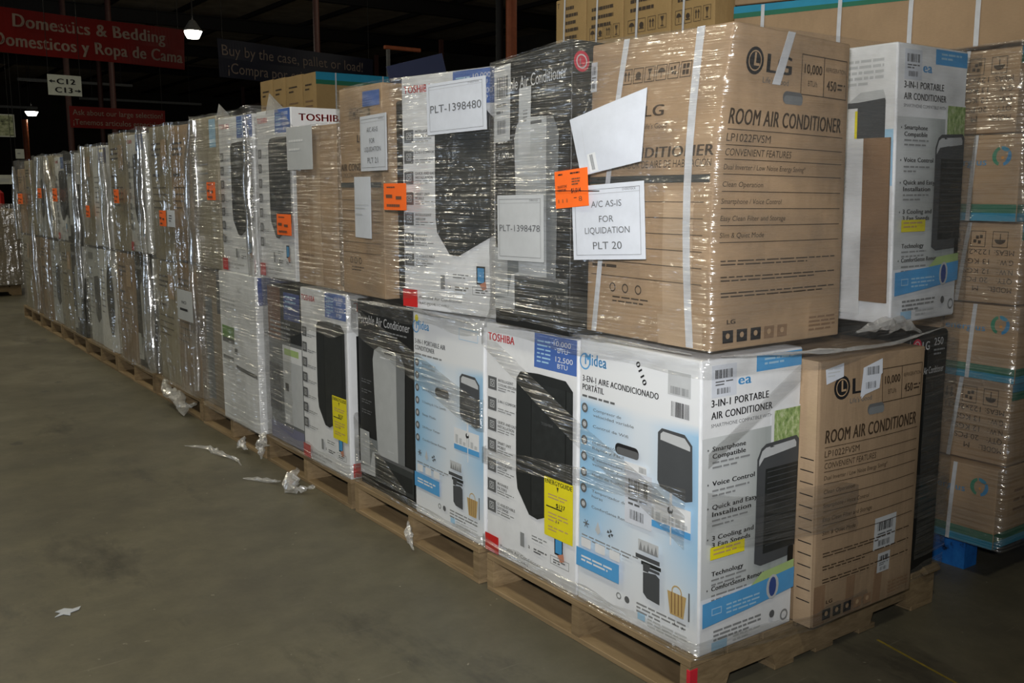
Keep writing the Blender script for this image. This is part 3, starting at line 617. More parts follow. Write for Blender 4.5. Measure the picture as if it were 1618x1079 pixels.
for q in range(13): a.rect(.88, .36+q*.045, .975, .364+q*.045, 'ink')
a.build('stapled_seam', c.root)
c = Carton('appliance_carton', 'black carton with white lettering at the outer pallet corner, lower tier', .985, 1.2, .0, .45, PZ, .985, 'black_carton', {}, (0, .004), GRP_L, 8)
a = c.front(); black_side(a); a.build('printed_panel', c.root)
# upper tier
c = Carton('appliance_carton', 'large brown strapped carton reading room air conditioner, top near corner', .02, .57, -.02, .495, 1.02, U1, 'cardboard', {(0, 0, 1): (.05, .0, .005), (1, 0, 1): (0, .01, -.01), (0, 1, 1): (.012, .0, 0)}, (.006, .014, .035), GRP_U, 14)
a = c.left(); brown_left(a); a.build('printed_panel', c.root)
a = c.front(); brown_front(a); a.build('printed_panel', c.root)
c.slab('L', .66, .5, .88, .998, .0006, 'tape_brown', 'tape', .0028); c.slab('L', .62, .9, .95, .998, .0006, 'tape_brown', 'tape', .0032)
c.slab('L', .262, .0, .302, .995, .0012, 'strap_white', 'strap', .0045, -.2); c.slab('L', .775, .0, .825, .995, .0012, 'strap_white', 'strap', .0045, .06); c.slab('F', .425, .0, .485, .17, .0012, 'strap_white', 'strap', .0045, -.1)
a = c.left(); a.e = .004; a.sticker(.005, .06, .055, .16, 'paper', 6); a.build('sticker', c.root)
c = Carton('appliance_carton', 'black carton with white unit picture between the brown and red-lettered cartons on top', -.03, .43, .515, .915, 1.0, 1.878, 'black_carton', {(0, 0, 1): (0, .0, .01), (0, 1, 1): (0, 0, -.02)}, (.006, 0), GRP_U, 10)
a = c.left(); black_front(a); a.build('printed_panel', c.root)
a = c.front(); a.rect(.004, .008, .99, .99, 'black_stock'); a.circ(.08, .07, .03, 'logo_red', 24); a.circ(.08, .07, .021, 'light_ink', 18, .017); a.text(.065, .085, 'L', .026, 'light_ink', .02, True); a.build('printed_panel', c.root)
a = c.left(); a.e = .004; a.sticker(.01, .02, .24, .3, 'pale_grey', 16); a.build('sticker', c.root); a = c.left(); a.e = .004; a.rect(.36, .12, .52, .36, 'pale_grey'); a.lines(.42, .2, .06, 4, .012, .006, 'mid_grey'); a.build('sticker', c.root)
c = Carton('appliance_carton', 'white carton with torn brown flap beside the large brown strapped carton', .815, 1.205, .0, .44, 1.03, 1.89, 'white_stock', {(1, 0, 0): (.02, 0, .0), (0, 0, 0): (.0, -.03, 0)}, (0, .004), GRP_U, 10)
a = c.front(); blue_side(a); a.build('printed_panel', c.root)
a = c.left(); a.rect(.012, .008, .988, .99, 'white'); a.rect(.8, .3, .985, .5, 'pale_blue'); a.poly([(.62, .2), (.72, .165), (.9, .16), (.92, .2), (.92, .34), (.7, .34), (.7, .22), (.62, .22)][::-1], 'product_grey'); a.poly([(.62, .2), (.72, .165), (.9, .16), (.92, .19), (.7, .2)][::-1], 'pale_grey'); a.rect(.68, .23, .7, .34, 'yellow'); a.lines(.6, .05, .3, 5, .02, .01, 'pale_grey'); a.build('printed_panel', c.root)
c.slab('L', .78, .33, .985, .92, .006, 'tape_dark', 'torn_flap', .012)['label'] = 'torn brown cardboard flap'
c.slab('L', .6, .33, .775, .97, .004, 'white', 'folded_flap', .01)['label'] = 'white folded flap'
# --- second pallet
c = Carton('appliance_carton', 'white and pale blue carton with English lettering in the lower tier of the second pallet', .02, .43, 1.06, 1.565, PZ, .985, 'white_stock', {}, (.004, 0), GRP_L, 10)
a = c.left(); blue_front(a, False); a.build('printed_panel', c.root)
c = Carton('appliance_carton', 'black carton with a tall pale unit picture in the lower tier of the second pallet', .03, .45, 1.585, 2.075, PZ, .975, 'black_carton', {}, (.004, 0), GRP_L, 8)
a = c.left(); black_front(a, False); a.build('printed_panel', c.root)
c = Carton('appliance_carton', 'white carton with red lettering under the long number sheet, upper tier', -.018, .422, 1.0145, 1.5295, 1.0, 1.862, 'white_stock', {}, (.004, 0), GRP_U, 10, math.radians(10))
a = c.left(); red_logo_front(a, True, False); a.build('printed_panel', c.root); a = c.front(); red_logo_side(a); a.build('printed_panel', c.root)
c = Carton('appliance_carton', 'narrow dark carton recessed between the red-lettered and brown cartons, upper tier', .06, .5, 1.6, 1.745, 1.0, 1.8, 'black_carton', {}, (0, 0), GRP_U, 4)
a = c.left(); a.rect(.02, .01, .98, .99, 'product_dark'); a.lines(.2, .2, .6, 6, .06, .01, 'grey_ink'); a.build('printed_panel', c.root)
c = Carton('appliance_carton', 'brown wrapped carton behind the as-is sheet, upper tier of the second pallet', .0, .5, 1.755, 2.14, 1.0, 1.872, 'cardboard', {}, (.006, 0), GRP_U, 8)
a = c.left(); brown_left(a, False); a.rect(.6, .03, .98, .1, 'blue'); a.build('printed_panel', c.root)
# --- third pallet
c = Carton('appliance_carton', 'white carton with red lettering and yellow label, lower tier of the third pallet', .0, .43, 2.12, 2.625, PZ, .985, 'white_stock', {}, (.004, 0), GRP_L, 8)
a = c.left(); red_logo_front(a, False, True); a.build('printed_panel', c.root); a = c.front(); red_logo_side(a); a.build('printed_panel', c.root)
c = Carton('appliance_carton', 'dark picture carton with pale panels, lower tier of the third pallet', .02, .46, 2.66, 3.1, PZ, .96, 'black_carton', {}, (.003, 0), GRP_L, 6)
a = c.left(); photo_front(a); a.build('printed_panel', c.root)
c = Carton('appliance_carton', 'plain light brown carton under a white red-lettered carton end, third pallet', .01, .5, 2.17, 2.65, 1.0, 1.735, 'cardboard', {}, (.006, 0), GRP_U, 8)
a = c.left(); a.rect(.3, .02, .3+.02, .98, 'tape_brown'); a.lines(.1, .8, .3, 2, .03, .01, 'tape_dark'); a.build('printed_panel', c.root); c.slab('L', .42, 0, .6, .99, .0006, 'tape_brown', 'tape')
c = Carton('appliance_carton', 'white carton with red lettering on the end, standing taller than the brown one before it', .01, .46, 2.69, 3.13, 1.0, 1.84, 'white_stock', {}, (.004, 0), GRP_U, 6)
a = c.left(); red_logo_front(a, False, False); a.build('printed_panel', c.root)
a = c.front(); a.rect(.01, .005, .99, .99, 'white'); a.text(.09, .075, 'TOSHIBA', .04, 'red', .56, True); a.rect(.05, .13, .3, .18, 'pale_blue'); a.build('printed_panel', c.root)
# --- fourth pallet
c = Carton('appliance_carton', 'white carton with a green label, lower tier of the fourth pallet', -.03, .42, 3.14, 3.7, PZ, .995, 'white_stock', {}, (.006, 0), GRP_L, 6)
a = c.left(); green_front(a); a.build('printed_panel', c.root); a = c.front(); green_side(a); a.build('printed_panel', c.root)
c = Carton('appliance_carton', 'grey brown carton behind the green-labelled one, lower tier of the fourth pallet', .02, .46, 3.73, 4.15, PZ, .97, 'cardboard_grey', {}, (.003, 0), GRP_L, 5)
a = c.left(); a.rect(.1, .2, .4, .95, 'product_shade'); a.rect(.62, .02, .98, .3, 'grey_ink'); a.build('printed_panel', c.root)
c = Carton('appliance_carton', 'white carton with a dark unit picture, upper tier of the fourth pallet', .0, .45, 3.16, 3.68, .995, 1.838, 'white_stock', {}, (.004, 0), GRP_U, 6)
a = c.left(); red_logo_front(a, False, False); a.build('printed_panel', c.root)
c = Carton('appliance_carton', 'bright wrapped blue and white carton behind the dark-picture one, fourth pallet', .0, .45, 3.72, 4.1, .99, 1.86, 'greige_stock', {}, (.003, 0), GRP_U, 5)
a = c.left(); a.rect(.7, .02, .98, .2, 'pale_blue'); a.lines(.1, .3, .5, 5, .06, .012, 'mid_grey'); a.build('printed_panel', c.root)
# --- fifth to tenth pallets
K = {'grey': (grey_front, 'grey_stock'), 'brown': (None, 'cardboard'), 'dbrown': (None, 'cardboard_dark'), 'red': (lambda a: red_logo_front(a, False, False), 'white_stock'), 'navy': (navy_front, 'white_stock'), 'oval': (oval_front, 'white_stock'),
     'black': (lambda a: black_front(a, False), 'black_carton'), 'green': (green_front, 'white_stock'), 'blue': (lambda a: blue_front(a, False, False), 'white_stock'), 'greige': (None, 'greige_stock'), 'photo': (photo_front, 'black_carton')}
far = [  # y0, y1, z0, z1, x0, kind, tier, label
 (4.24, 4.66, 1.0, 1.845, .02, 'brown', 1, 'brown carton behind the orange tag and white card, fifth pallet top'),
 (4.69, 5.12, .98, 1.86, .02, 'greige', 1, 'greyish carton on the far half of the fifth pallet top'),
 (4.24, 4.68, PZ, .98, .02, 'dbrown', 0, 'brown carton behind the small white notice, fifth pallet bottom'),
 (4.71, 5.15, PZ, .97, .03, 'greige', 0, 'pale carton beside the brown one, fifth pallet bottom'),
 (5.28, 5.7, 1.0, 1.835, .02, 'red', 1, 'white carton with a dark unit picture, sixth pallet top'),
 (5.73, 6.2, .99, 1.86, .01, 'greige', 1, 'beige carton under creased film, sixth pallet top'),
 (5.28, 5.72, PZ, .97, .03, 'black', 0, 'black and white carton at the near edge of the sixth pallet bottom'),
 (5.75, 6.2, PZ, .97, .02, 'dbrown', 0, 'brown carton on the far half of the sixth pallet bottom'),
 (6.33, 6.8, .99, 1.79, .02, 'navy', 1, 'white carton with a navy corner label, seventh pallet top'),
 (6.83, 7.25, .98, 1.80, .02, 'greige', 1, 'pale carton beside the navy-labelled one, seventh pallet top'),
 (6.33, 6.8, PZ, .96, .02, 'oval', 0, 'white carton with a dark oval picture, seventh pallet bottom'),
 (6.83, 7.25, PZ, .96, .03, 'grey', 0, 'grey carton beside the oval-picture one, seventh pallet bottom'),
 (7.38, 7.82, .98, 1.77, .0, 'black', 1, 'half black carton at the near edge of the eighth pallet top'),
 (7.85, 8.3, .98, 1.745, .02, 'red', 1, 'white carton with a dark slanted picture, eighth pallet top'),
 (7.38, 7.82, PZ, .96, .01, 'black', 0, 'black carton at the near edge of the eighth pallet bottom'),
 (7.85, 8.3, PZ, .96, .02, 'greige', 0, 'pale carton on the far half of the eighth pallet bottom'),
 (8.43, 8.87, .98, 1.77, .02, 'greige', 1, 'dull white carton on the near half of the ninth pallet top'),
 (8.9, 9.33, .98, 1.78, .02, 'grey', 1, 'grey carton on the far half of the ninth pallet top'),
 (8.43, 8.87, PZ, .95, .03, 'grey', 0, 'grey carton on the near half of the ninth pallet bottom'),
 (8.9, 9.33, PZ, .95, .02, 'dbrown', 0, 'brown carton on the far half of the ninth pallet bottom'),
 (9.48, 9.9, .97, 1.75, .02, 'greige', 1, 'pale carton on the near half of the last pallet top'),
 (9.93, 10.35, .97, 1.67, .02, 'brown', 1, 'brown lower carton at the very end of the last pallet top'),
 (9.48, 9.9, PZ, .95, .02, 'dbrown', 0, 'brown carton on the near half of the last pallet bottom'),
 (9.93, 10.35, PZ, .95, .02, 'greige', 0, 'pale carton at the very end of the last pallet bottom')]
for (y0, y1, z0, z1, x0, kind, tier, lab) in far:
    fn, st = K[kind]; c = Carton('appliance_carton', lab, x0, x0+.46, y0, y1, z0, z1, st, {}, (.003, 0), GRP_U if tier else GRP_L, 4)
    a = c.left()
    if fn: fn(a)
    else: a.lines(.1, .12, .6, 3, .04, .015, 'brown_ink'); a.rect(.1, .35, .45, .37, 'brown_ink'); a.lines(.1, .45, .7, 4, .05, .008, 'brown_ink'); a.rect(.62, .1, .9, .3, 'tape_brown')
    a.build('printed_panel', c.root)
    if kind in ('black', 'navy', 'red'):
        a = c.front(); a.rect(.01, .008, .99, .99, 'black_stock' if kind == 'black' else 'white')
        if kind == 'black': a.rect(.01, .008, .99, .35, 'white')
        a.build('printed_panel', c.root)

# ------------------------------------------------------------------ stretch film round each pallet load
def film_path(poly, r, step):
    """rounded plan outline through the given points, walked with the load on the left hand"""
    P = [Vector(q) for q in poly]; pts = []
    for k in range(len(P)):
        if k in (0, len(P)-1): pts.append(P[k]); continue
        a_, b_ = (P[k-1]-P[k]), (P[k+1]-P[k]); la, lb = a_.length, b_.length; a_.normalize(); b_.normalize(); ang = a_.angle(b_)
        d = min(r/math.tan(ang/2) if ang < 3.1 else 0, la*.45, lb*.45)
        if d < 1e-4: pts.append(P[k]); continue
        A0, B0 = P[k]+a_*d, P[k]+b_*d
        for i in range(7): s_ = i/6; pts.append(A0*(1-s_)**2+P[k]*2*s_*(1-s_)+B0*s_**2)
    L = [0]
    for i in range(1, len(pts)): L.append(L[-1]+(pts[i]-pts[i-1]).length)
    return pts, L
def film(label, outline, mat, bands, step=.026, zs=.028, amp=.0035, fold=0, seed=0, r=.03):
    """outline(z) -> plan points of the load at that height; bands: (low(x,y), high(x,y), where(x,y))"""
    cache = {}
    def path(z):
        k = round(z/.02)
        if k not in cache: cache[k] = film_path(outline(k*.02), r, step)
        return cache[k]
    M_ = int(path(1.5)[1][-1]/step)
    def pt(fr, z):
        P, L = path(z); d = L[-1]*fr; q = 0
        while q < len(L)-2 and L[q+1] < d: q += 1
        t_ = (d-L[q])/max(1e-6, L[q+1]-L[q]); p = P[q].lerp(P[q+1], min(1, max(0, t_))); tg = (P[q+1]-P[q]).normalized(); return p, Vector((tg.y, -tg.x)), d
    v, uv, f = [], [], []
    for lo, hi, where in bands:
        zm = .5*((lo(0, 0) if callable(lo) else lo)+(hi(0, 0) if callable(hi) else hi)); prev = None
        nz = None
        for i in range(M_):
            p0, _, _ = pt(i/(M_-1), zm)
            if where and not where(p0.x, p0.y): prev = None; continue
            a_ = lo(p0.x, p0.y) if callable(lo) else lo; b_ = hi(p0.x, p0.y) if callable(hi) else hi
            if nz is None: nz = max(2, int(round((b_-a_)/zs)))
            base = len(v)
            for j in range(nz+1):
                z = a_+(b_-a_)*j/nz; p, nrm, d = pt(i/(M_-1), z)
                k = noise.noise(Vector((d*7+seed*9, z*22, seed)))*amp+noise.noise(Vector((d*2.2, z*3, seed+5)))*amp*.8
                if fold: k += (abs(noise.noise(Vector((d*9+seed*3, z*.9, seed+2))))*2-.3)*fold
                p = p+nrm*max(k, -.003); v.append((p.x, p.y, z)); uv.append((d+seed*1.7, z))
            if prev is not None:
                for j in range(nz): f.append((prev+j, prev+j+1, base+j+1, base+j))
            prev = base
    me = mesh('stretch_film', v, f, mat, None, uv, True)
    return tag(link('stretch_wrap', me), label, 'plastic wrap', 'stretch film round the pallet loads')
sm = lambda a, b, x: max(0, min(1, (x-a)/(b-a)))
def blend(lo, hi, z0=.97, z1=1.04):
    """plan outline that changes from lower to upper tier"""
    return lambda z: [tuple(a_+(b_-a_)*sm(z0, z1, z) for a_, b_ in zip(p_, q_)) for p_, q_ in zip(lo(z) if callable(lo) else lo, hi(z) if callable(hi) else hi)]
n1 = lambda x, y, s=3.0: noise.noise(Vector((x*s, y*s, 4.2)))
def up1(z):
    w_ = sm(1.02, 1.87, z); xc = .02+.05*w_-.035*math.sin(math.pi*w_)-.016
    return [(.3, .936), (-.048, .936), (-.048, .5), (xc, -.045), (.59, -.046), (1.235, -.04), (1.235, .05)]
onl = lambda x, y: x < .05 and y > .03
onf = lambda x, y: y < .06 and x > .02
B1 = [(lambda x, y: .95+.03*n1(x+y, 1), lambda x, y: (1.868 if y < .4 else 1.868+.018*sm(.4, .5, y)-.075*max(0, y-.515))+.012*sm(.6, .8, x), None), (.145, lambda x, y: .2+.03*n1(x+y, 2, 6), lambda x, y: x < 1.215),
      (lambda x, y: .90-.42*(1.05-y)-.02*(1.05-y)+.02*n1(y, 7), lambda x, y: .96-.42*(1.05-y)+.02*(1.05-y)+.02*n1(y, 7), onl), (lambda x, y: .47+.1*(1.05-y), lambda x, y: .53+.1*(1.05-y), onl),
      (lambda x, y: .485-.13*x+.05*n1(x, 3), lambda x, y: .635-.13*x+.05*n1(x, 3), onf), (lambda x, y: .68+.68*x, lambda x, y: .72+.72*x, lambda x, y: y < .06 and .02 < x < .36), (.22, .95, lambda x, y: y < .06 and x > .99)]
film('clear stretch film over the upper tier and bands of the pallet nearest the camera', blend([(.3, 1.058), (.0, 1.058), (.0, .5), (.0, -.016), (.45, -.085), (1.235, -.03), (1.235, .05)], up1), 'film_near', B1, .024, .024, .003, 0, 1, .02)
B2 = [(lambda x, y: .93+.04*n1(y, 2), lambda x, y: 1.859+.012*sm(1.5, 1.8, y), None), (.145, lambda x, y: .19+.02*n1(y, 4, 6), None), (lambda x, y: .84-.25*(2.1-y)+.03*n1(y, 5), lambda x, y: .96-.25*(2.1-y)+.03*n1(y, 5), lambda x, y: x < .05), (.2, lambda x, y: .2+.5*(y-1.58), lambda x, y: x < .05 and y > 1.6)]
film('clear stretch film over the second pallet, creased across the red-lettered white carton', blend([(.25, 2.095), (.0, 2.095), (.0, 1.6), (.0, 1.062), (.25, 1.062)], [(.25, 2.155), (-.014, 2.155), (-.086, 1.535), (.014, .958), (.3, 1.008)]), 'film_near', B2, .024, .024, .003, 0, 2, .02)
B3 = [(lambda x, y: .82+.06*n1(y, 2)-.1*(y-2.1), lambda x, y: 1.742+.075*sm(2.62, 2.74, y), None), (.145, lambda x, y: .22+.03*n1(y, 4, 6), None), (.23, .72, lambda x, y: y > 2.72)]
film('cloudy stretch film over the third pallet with a loose spike at the top', blend([(.25, 3.115), (-.012, 3.115), (-.016, 2.108), (.25, 2.108)], [(.25, 3.145), (-.006, 3.145), (-.006, 2.162), (.25, 2.162)]), 'film_mid', B3, .026, .028, .005, .004, 3, .03)
labs = ['cloudy film over the fourth pallet, bright along its near folds', 'creased film over the fifth pallet behind orange tag and white card', 'streaked film over the sixth pallet', 'film over the seventh pallet with the navy-labelled carton',
        'film over the eighth pallet with the half black carton', 'film over the ninth pallet, bright fold at its near corner', 'film over the last and farthest pallet of the row']
tops = [1.865, 1.865, 1.865, 1.81, 1.78, 1.79, 1.76]
FILMS = {}
for k in range(3, 10):
    y0 = PY[k]; xx = -.045 if k == 3 else -.012; ya = 3.128 if k == 3 else y0-.012
    fobj = film(labs[k-3], lambda z: [(.3, y0+.945), (xx+.01, y0+.945), (xx, y0+.5), (xx, ya), (.3, ya)], 'film_mid' if k == 3 else 'film_far', [(.145, lambda x, y: tops[k-3]+.02*n1(y, 3, 5), None)], .022, .04, .006, .016, k+1, .05 if k == 3 else .09); FILMS[k] = fobj
# rolled folds of film standing up the load edges
def film_fold(k, x, y, z0, z1, r, sway, seed):
    n, m_ = 16, int((z1-z0)/.045); v, uv, f = [], [], []
    for j in range(m_+1):
        t_ = j/m_; z = z0+(z1-z0)*t_; rr = r*(.55+.45*math.sin(math.pi*min(1, .15+t_*.85)))*(1+.25*noise.noise(Vector((seed, z*5, 0))))
        cx, cy = x+.012*noise.noise(Vector((seed+3, z*4, 1))), y+sway*(t_-.5)+.02*noise.noise(Vector((seed, z*3, 2)))
        for i in range(n+1):
            a_ = math.radians(95+195*i/n); q = rr*(1+.12*noise.noise(Vector((i*.5, z*9, seed)))); v.append((cx+q*.8*math.cos(a_), cy+q*math.sin(a_), z)); uv.append((q*a_+seed, z))
    for j in range(m_):
        for i in range(n): f.append((j*(n+1)+i, j*(n+1)+i+1, (j+1)*(n+1)+i+1, (j+1)*(n+1)+i))
    link('film_fold', mesh('film_fold', v, f, 'film_fold', None, uv, True), FILMS[k])
for q, (k, x, y, z0, z1, r, sway) in enumerate([(3, -.03, 3.17, 1.0, 1.83, .035, .02), (3, -.01, 4.1, .95, 1.85, .075, -.05), (4, -.005, 4.25, .2, 1.0, .035, .03), (5, -.005, 5.27, 1.0, 1.85, .045, .0), (5, -.005, 5.25, .16, 1.0, .06, .02), (6, -.005, 6.33, .9, 1.79, .06, .06), (6, -.005, 7.0, 1.05, 1.8, .05, -.05),
        (7, -.005, 7.36, .5, 1.75, .05, .0), (8, -.005, 8.42, 1.0, 1.77, .075, .22), (8, -.005, 9.0, 1.1, 1.76, .05, -.12), (9, -.005, 9.46, .2, 1.1, .04, .05), (9, -.005, 10.36, .9, 1.7, .05, .0)]): film_fold(k, x, y, z0, z1, r, sway, q*3.7+1)
# loose film: spikes, ropes and tails
def scrap(name, pts, rad, mat, seed, parent=None, n=7):
    v, f, uv = [], [], []; P = [Vector(p) for p in pts]; S = []
    for i in range(len(P)-1):
        for j in range(5): S.append(P[i].lerp(P[i+1], j/5))
    S.append(P[-1])
    for i, p in enumerate(S):
        t = i/(len(S)-1); r_ = rad*(.35+math.sin(math.pi*min(1, t*1.1)))*(.7+.6*abs(noise.noise(Vector((i*.7, seed, 1)))))
        tg = (S[min(i+1, len(S)-1)]-S[max(i-1, 0)]).normalized(); a_ = tg.orthogonal().normalized(); b_ = tg.cross(a_)
        for q in range(n):
            g = 6.283*q/n; k = r_*(.4+1.1*abs(noise.noise(Vector((i*1.3, q*2.1, seed))))); w_ = p+a_*math.cos(g)*k+b_*math.sin(g)*k
            if parent is None: w_.z = max(.002, w_.z)
            v.append(tuple(w_)); uv.append((q/n*.2, t))
    for i in range(len(S)-1):
        for q in range(n): f.append((i*n+q, i*n+(q+1) % n, (i+1)*n+(q+1) % n, (i+1)*n+q))
    return link(name, mesh(name, v, f, mat, None, uv), parent)
tag(scrap('film_tangle', [(-.02, 2.68, .06), (-.1, 2.6, .03), (-.13, 2.5, .02), (-.05, 2.42, .04)], .05, 'film_scrap', 3), 'crumpled film tangle hanging from the third pallet onto the floor', 'plastic scrap')
tag(scrap('film_tangle', [(-.24, 2.86, .006), (-.16, 2.75, .008), (-.12, 2.66, .02)], .02, 'film_scrap', 8), 'flat wisp of film trailing from the tangle by the third pallet', 'plastic scrap')
tag(scrap('film_strand', [(-.28, 3.68, .004), (-.19, 3.55, .008), (-.19, 3.38, .012), (-.14, 3.22, .006), (-.16, 3.1, .004)], .022, 'film_scrap', 5), 'pale twisted film strand lying on the floor by the fourth pallet', 'plastic scrap')
tag(scrap('film_tangle', [(-.02, 3.42, .07), (-.06, 3.36, .05), (-.05, 3.3, .03)], .028, 'film_scrap', 6), 'small knot of film at the foot of the fourth pallet', 'plastic scrap')
tag(scrap('film_tangle', [(.0, 5.0, .15), (-.05, 4.8, .09), (-.03, 4.6, .11), (-.06, 4.42, .06), (-.01, 4.3, .1)], .06, 'film_scrap', 9), 'bunched film along the foot of the fifth pallet', 'plastic scrap')
tag(scrap('film_tangle', [(-.012, 3.12, .16), (-.05, 3.1, .1), (-.06, 3.07, .03)], .035, 'film_scrap', 12), 'film tail drooping over the pallet end between third and fourth loads', 'plastic scrap')
tag(scrap('film_tangle', [(-.01, 1.58, .1), (-.04, 1.52, .05), (-.05, 1.47, .02)], .022, 'film_scrap', 14), 'film scrap hanging from the middle of the second pallet', 'plastic scrap')
RG = 'ropes of bunched film between the tiers'
tag(scrap('film_rope', [(-.012, .92, .985), (-.014, .7, 1.0), (-.01, .5, 1.005), (-.012, .25, 1.01), (-.01, .02, 1.012)], .011, 'film_scrap', 31), 'thin rope of film in the gap between near tiers, aisle side', 'plastic scrap', RG)
tag(scrap('film_rope', [(.04, -.04, 1.01), (.25, -.06, 1.0), (.5, -.09, .99), (.75, -.085, .985), (1.0, -.05, .995), (1.2, -.035, 1.01)], .009, 'film_scrap', 33), 'thick rope of film in the gap between tiers at the row end', 'plastic scrap', RG)
tag(scrap('film_rope', [(.6, -.06, 1.03), (.72, -.075, 1.05), (.85, -.06, 1.035), (.95, -.055, 1.0)], .03, 'film_scrap', 35), 'crumpled film bunch under the white carton with the torn flap', 'plastic scrap', RG)
tag(scrap('film_rope', [(-.02, 2.05, .975), (-.024, 1.8, .98), (-.022, 1.5, .985), (-.02, 1.1, .98)], .012, 'film_scrap', 37), 'rope of film between the tiers of the second pallet', 'plastic scrap', RG)
for (y, z, x, lab) in ((3.72, 1.84, .0, 'translucent film spike standing up on the fourth pallet load'), (2.98, 1.84, .0, 'translucent film spike beside the red-lettered carton end')):
    v = [(x, y, z-.02), (x, y-.16, z-.02), (x+.02, y-.01, z+.085), (x+.06, y+.01, z-.02), (x+.06, y-.15, z-.02)]
    tag(link('film_spike', mesh('film_spike', v, [(0, 1, 2), (3, 2, 4), (0, 2, 3), (1, 4, 2)], 'film_scrap', None, [(p[1], p[2]) for p in v])), lab, 'plastic scrap')
# flake of paper on the floor
bm = bmesh.new(); pts = [(-.06, .0), (-.03, .03), (.02, .025), (.05, .05), (.06, .02), (.03, -.005), (.045, -.03), (.0, -.02), (-.03, -.045), (-.02, -.012)]
vsb = [bm.verts.new((x, y, .0015+.004*abs(noise.noise(Vector((x*40, y*40, 1)))))) for x, y in pts]; fc = bm.faces.new(vsb); r_ = bmesh.ops.extrude_face_region(bm, geom=[fc])
for g in r_['geom']:
    if isinstance(g, bmesh.types.BMVert): g.co.z += .002
bmesh.ops.recalc_face_normals(bm, faces=bm.faces); me = bpy.data.meshes.new('paper_flake'); bm.to_mesh(me); bm.free(); me.materials.append(MATS['paper'])
pfk = link('paper_flake', me, None, (-1.30, 1.70, 0)); pfk.rotation_euler = (0, 0, -.62); pfk.scale = (.62, .95, 1); tag(pfk, 'torn white paper flake lying alone on the concrete floor', 'paper scrap')

# ------------------------------------------------------------------ sheets and price tags on the film
def sheet(name, label, cat, y0, y1, z0, z1, x, mat, draw, group=None, tilt=0, curl=.004, off=None, rz=0):
    """thin bent sheet hanging on the aisle side; off: corner shifts (far-top, near-top, near-bottom, far-bottom) as (dy,dz)"""
    W_, H_ = y1-y0, z1-z0; root = thing(name, label, cat, (x, (y0+y1)/2, z0), rz, group); off = off or [(0, 0)]*4
    def at(s, t, e):
        wts = ((1-s)*(1-t), s*(1-t), s*t, (1-s)*t); yy = (.5-s)*W_+sum(w_*o[0] for w_, o in zip(wts, off)); zz = (1-t)*H_+sum(w_*o[1] for w_, o in zip(wts, off))
        ca, sa = math.cos(tilt), math.sin(tilt); zc = zz-H_/2; y2 = yy*ca-zc*sa; z2 = yy*sa+zc*ca+H_/2
        return (-e-curl*math.sin(math.pi*s)*math.sin(math.pi*t*.9+.2), y2, z2)
    n = 8; v, f = [], []
    for e in (0, .0012):
        for j in range(n+1):
            for i in range(n+1): v.append(at(i/n, j/n, e))
    N_ = (n+1)**2
    for j in range(n):
        for i in range(n):
            q = j*(n+1)+i; f.append((N_+q, N_+q+n+1, N_+q+n+2, N_+q+1)); f.append((q, q+1, q+n+2, q+n+1))
    rim = [i for i in range(n+1)]+[j*(n+1)+n for j in range(1, n+1)]+[n*(n+1)+i for i in range(n-1, -1, -1)]+[j*(n+1) for j in range(n-1, 0, -1)]
    for i in range(len(rim)): p, q = rim[i], rim[(i+1) % len(rim)]; f.append((p, N_+p, N_+q, q))
    sh = link('sheet', mesh('sheet', v, f, mat), root)
    A = Art(at, W_, H_); A.e = .0022; draw(A); A.build('lettering', sh); return root
def plt_sheet(lines_):
    def d(A):
        A.frame(.05, .06, .95, .94, .0012, 'grey_ink'); A.rect(.05, .12, .95, .124, 'mid_grey'); A.text(.72, .1, 'OVERSTOCK', .03, 'grey_ink', .18)
        for (t, txt, h, wd) in lines_: A.text(.5-wd/2, t, txt, h, 'grey_ink', wd)
    return d
asis = lambda n_: plt_sheet([(.3, 'A/C AS-IS', .085, .42), (.5, 'FOR', .085, .2), (.65, 'LIQUIDATION', .085, .62), (.86, 'PLT %s' % n_, .1, .4)])
sheet('notice_sheet', 'white sheet reading as-is for liquidation, lot 20, on the large brown carton', 'sheet', .188, .472, 1.25, 1.465, -.043, 'paper', asis('20'), 'notice sheets', -.06, .003, None, .088)
sheet('notice_sheet', 'white sheet with a long lot number across the red-lettered upper carton', 'sheet', .983, 1.288, 1.645, 1.822, -.042, 'paper', plt_sheet([(.58, 'PLT-1398480', .15, .86)]), 'notice sheets', -.03, .003, None, .1745)
sheet('notice_sheet', 'white sheet with a long lot number on the upper black carton', 'sheet', .612, .86, 1.222, 1.432, -.057, 'pale_grey', plt_sheet([(.55, 'PLT-1398478', .1, .88)]), 'notice sheets', -.02, .003)
sheet('notice_sheet', 'white sheet reading as-is for liquidation, lot 21, on the second pallet', 'sheet', 1.557, 1.84, 1.522, 1.738, -.07, 'paper', asis('21'), 'notice sheets', 0, .003, None, -.113)
sheet('notice_sheet', 'blank white sheet on film over the light brown carton, third pallet', 'sheet', 2.39, 2.68, 1.54, 1.738, -.018, 'pale_grey', lambda A: A.lines(.1, .3, .6, 2, .2, .05, 'white'), 'notice sheets', 0, .003)
sheet('paper_slip', 'pale tall slip on the wrapped brown carton below the lot 21 sheet', 'sheet', 1.74, 1.925, 1.252, 1.5, -.054, 'paper', lambda A: (A.lines(.1, .5, .6, 2, .1, .02, 'pale_grey'), A.rect(.1, .45, .9, .46, 'pale_grey')), None, 0, .003, None, -.113)
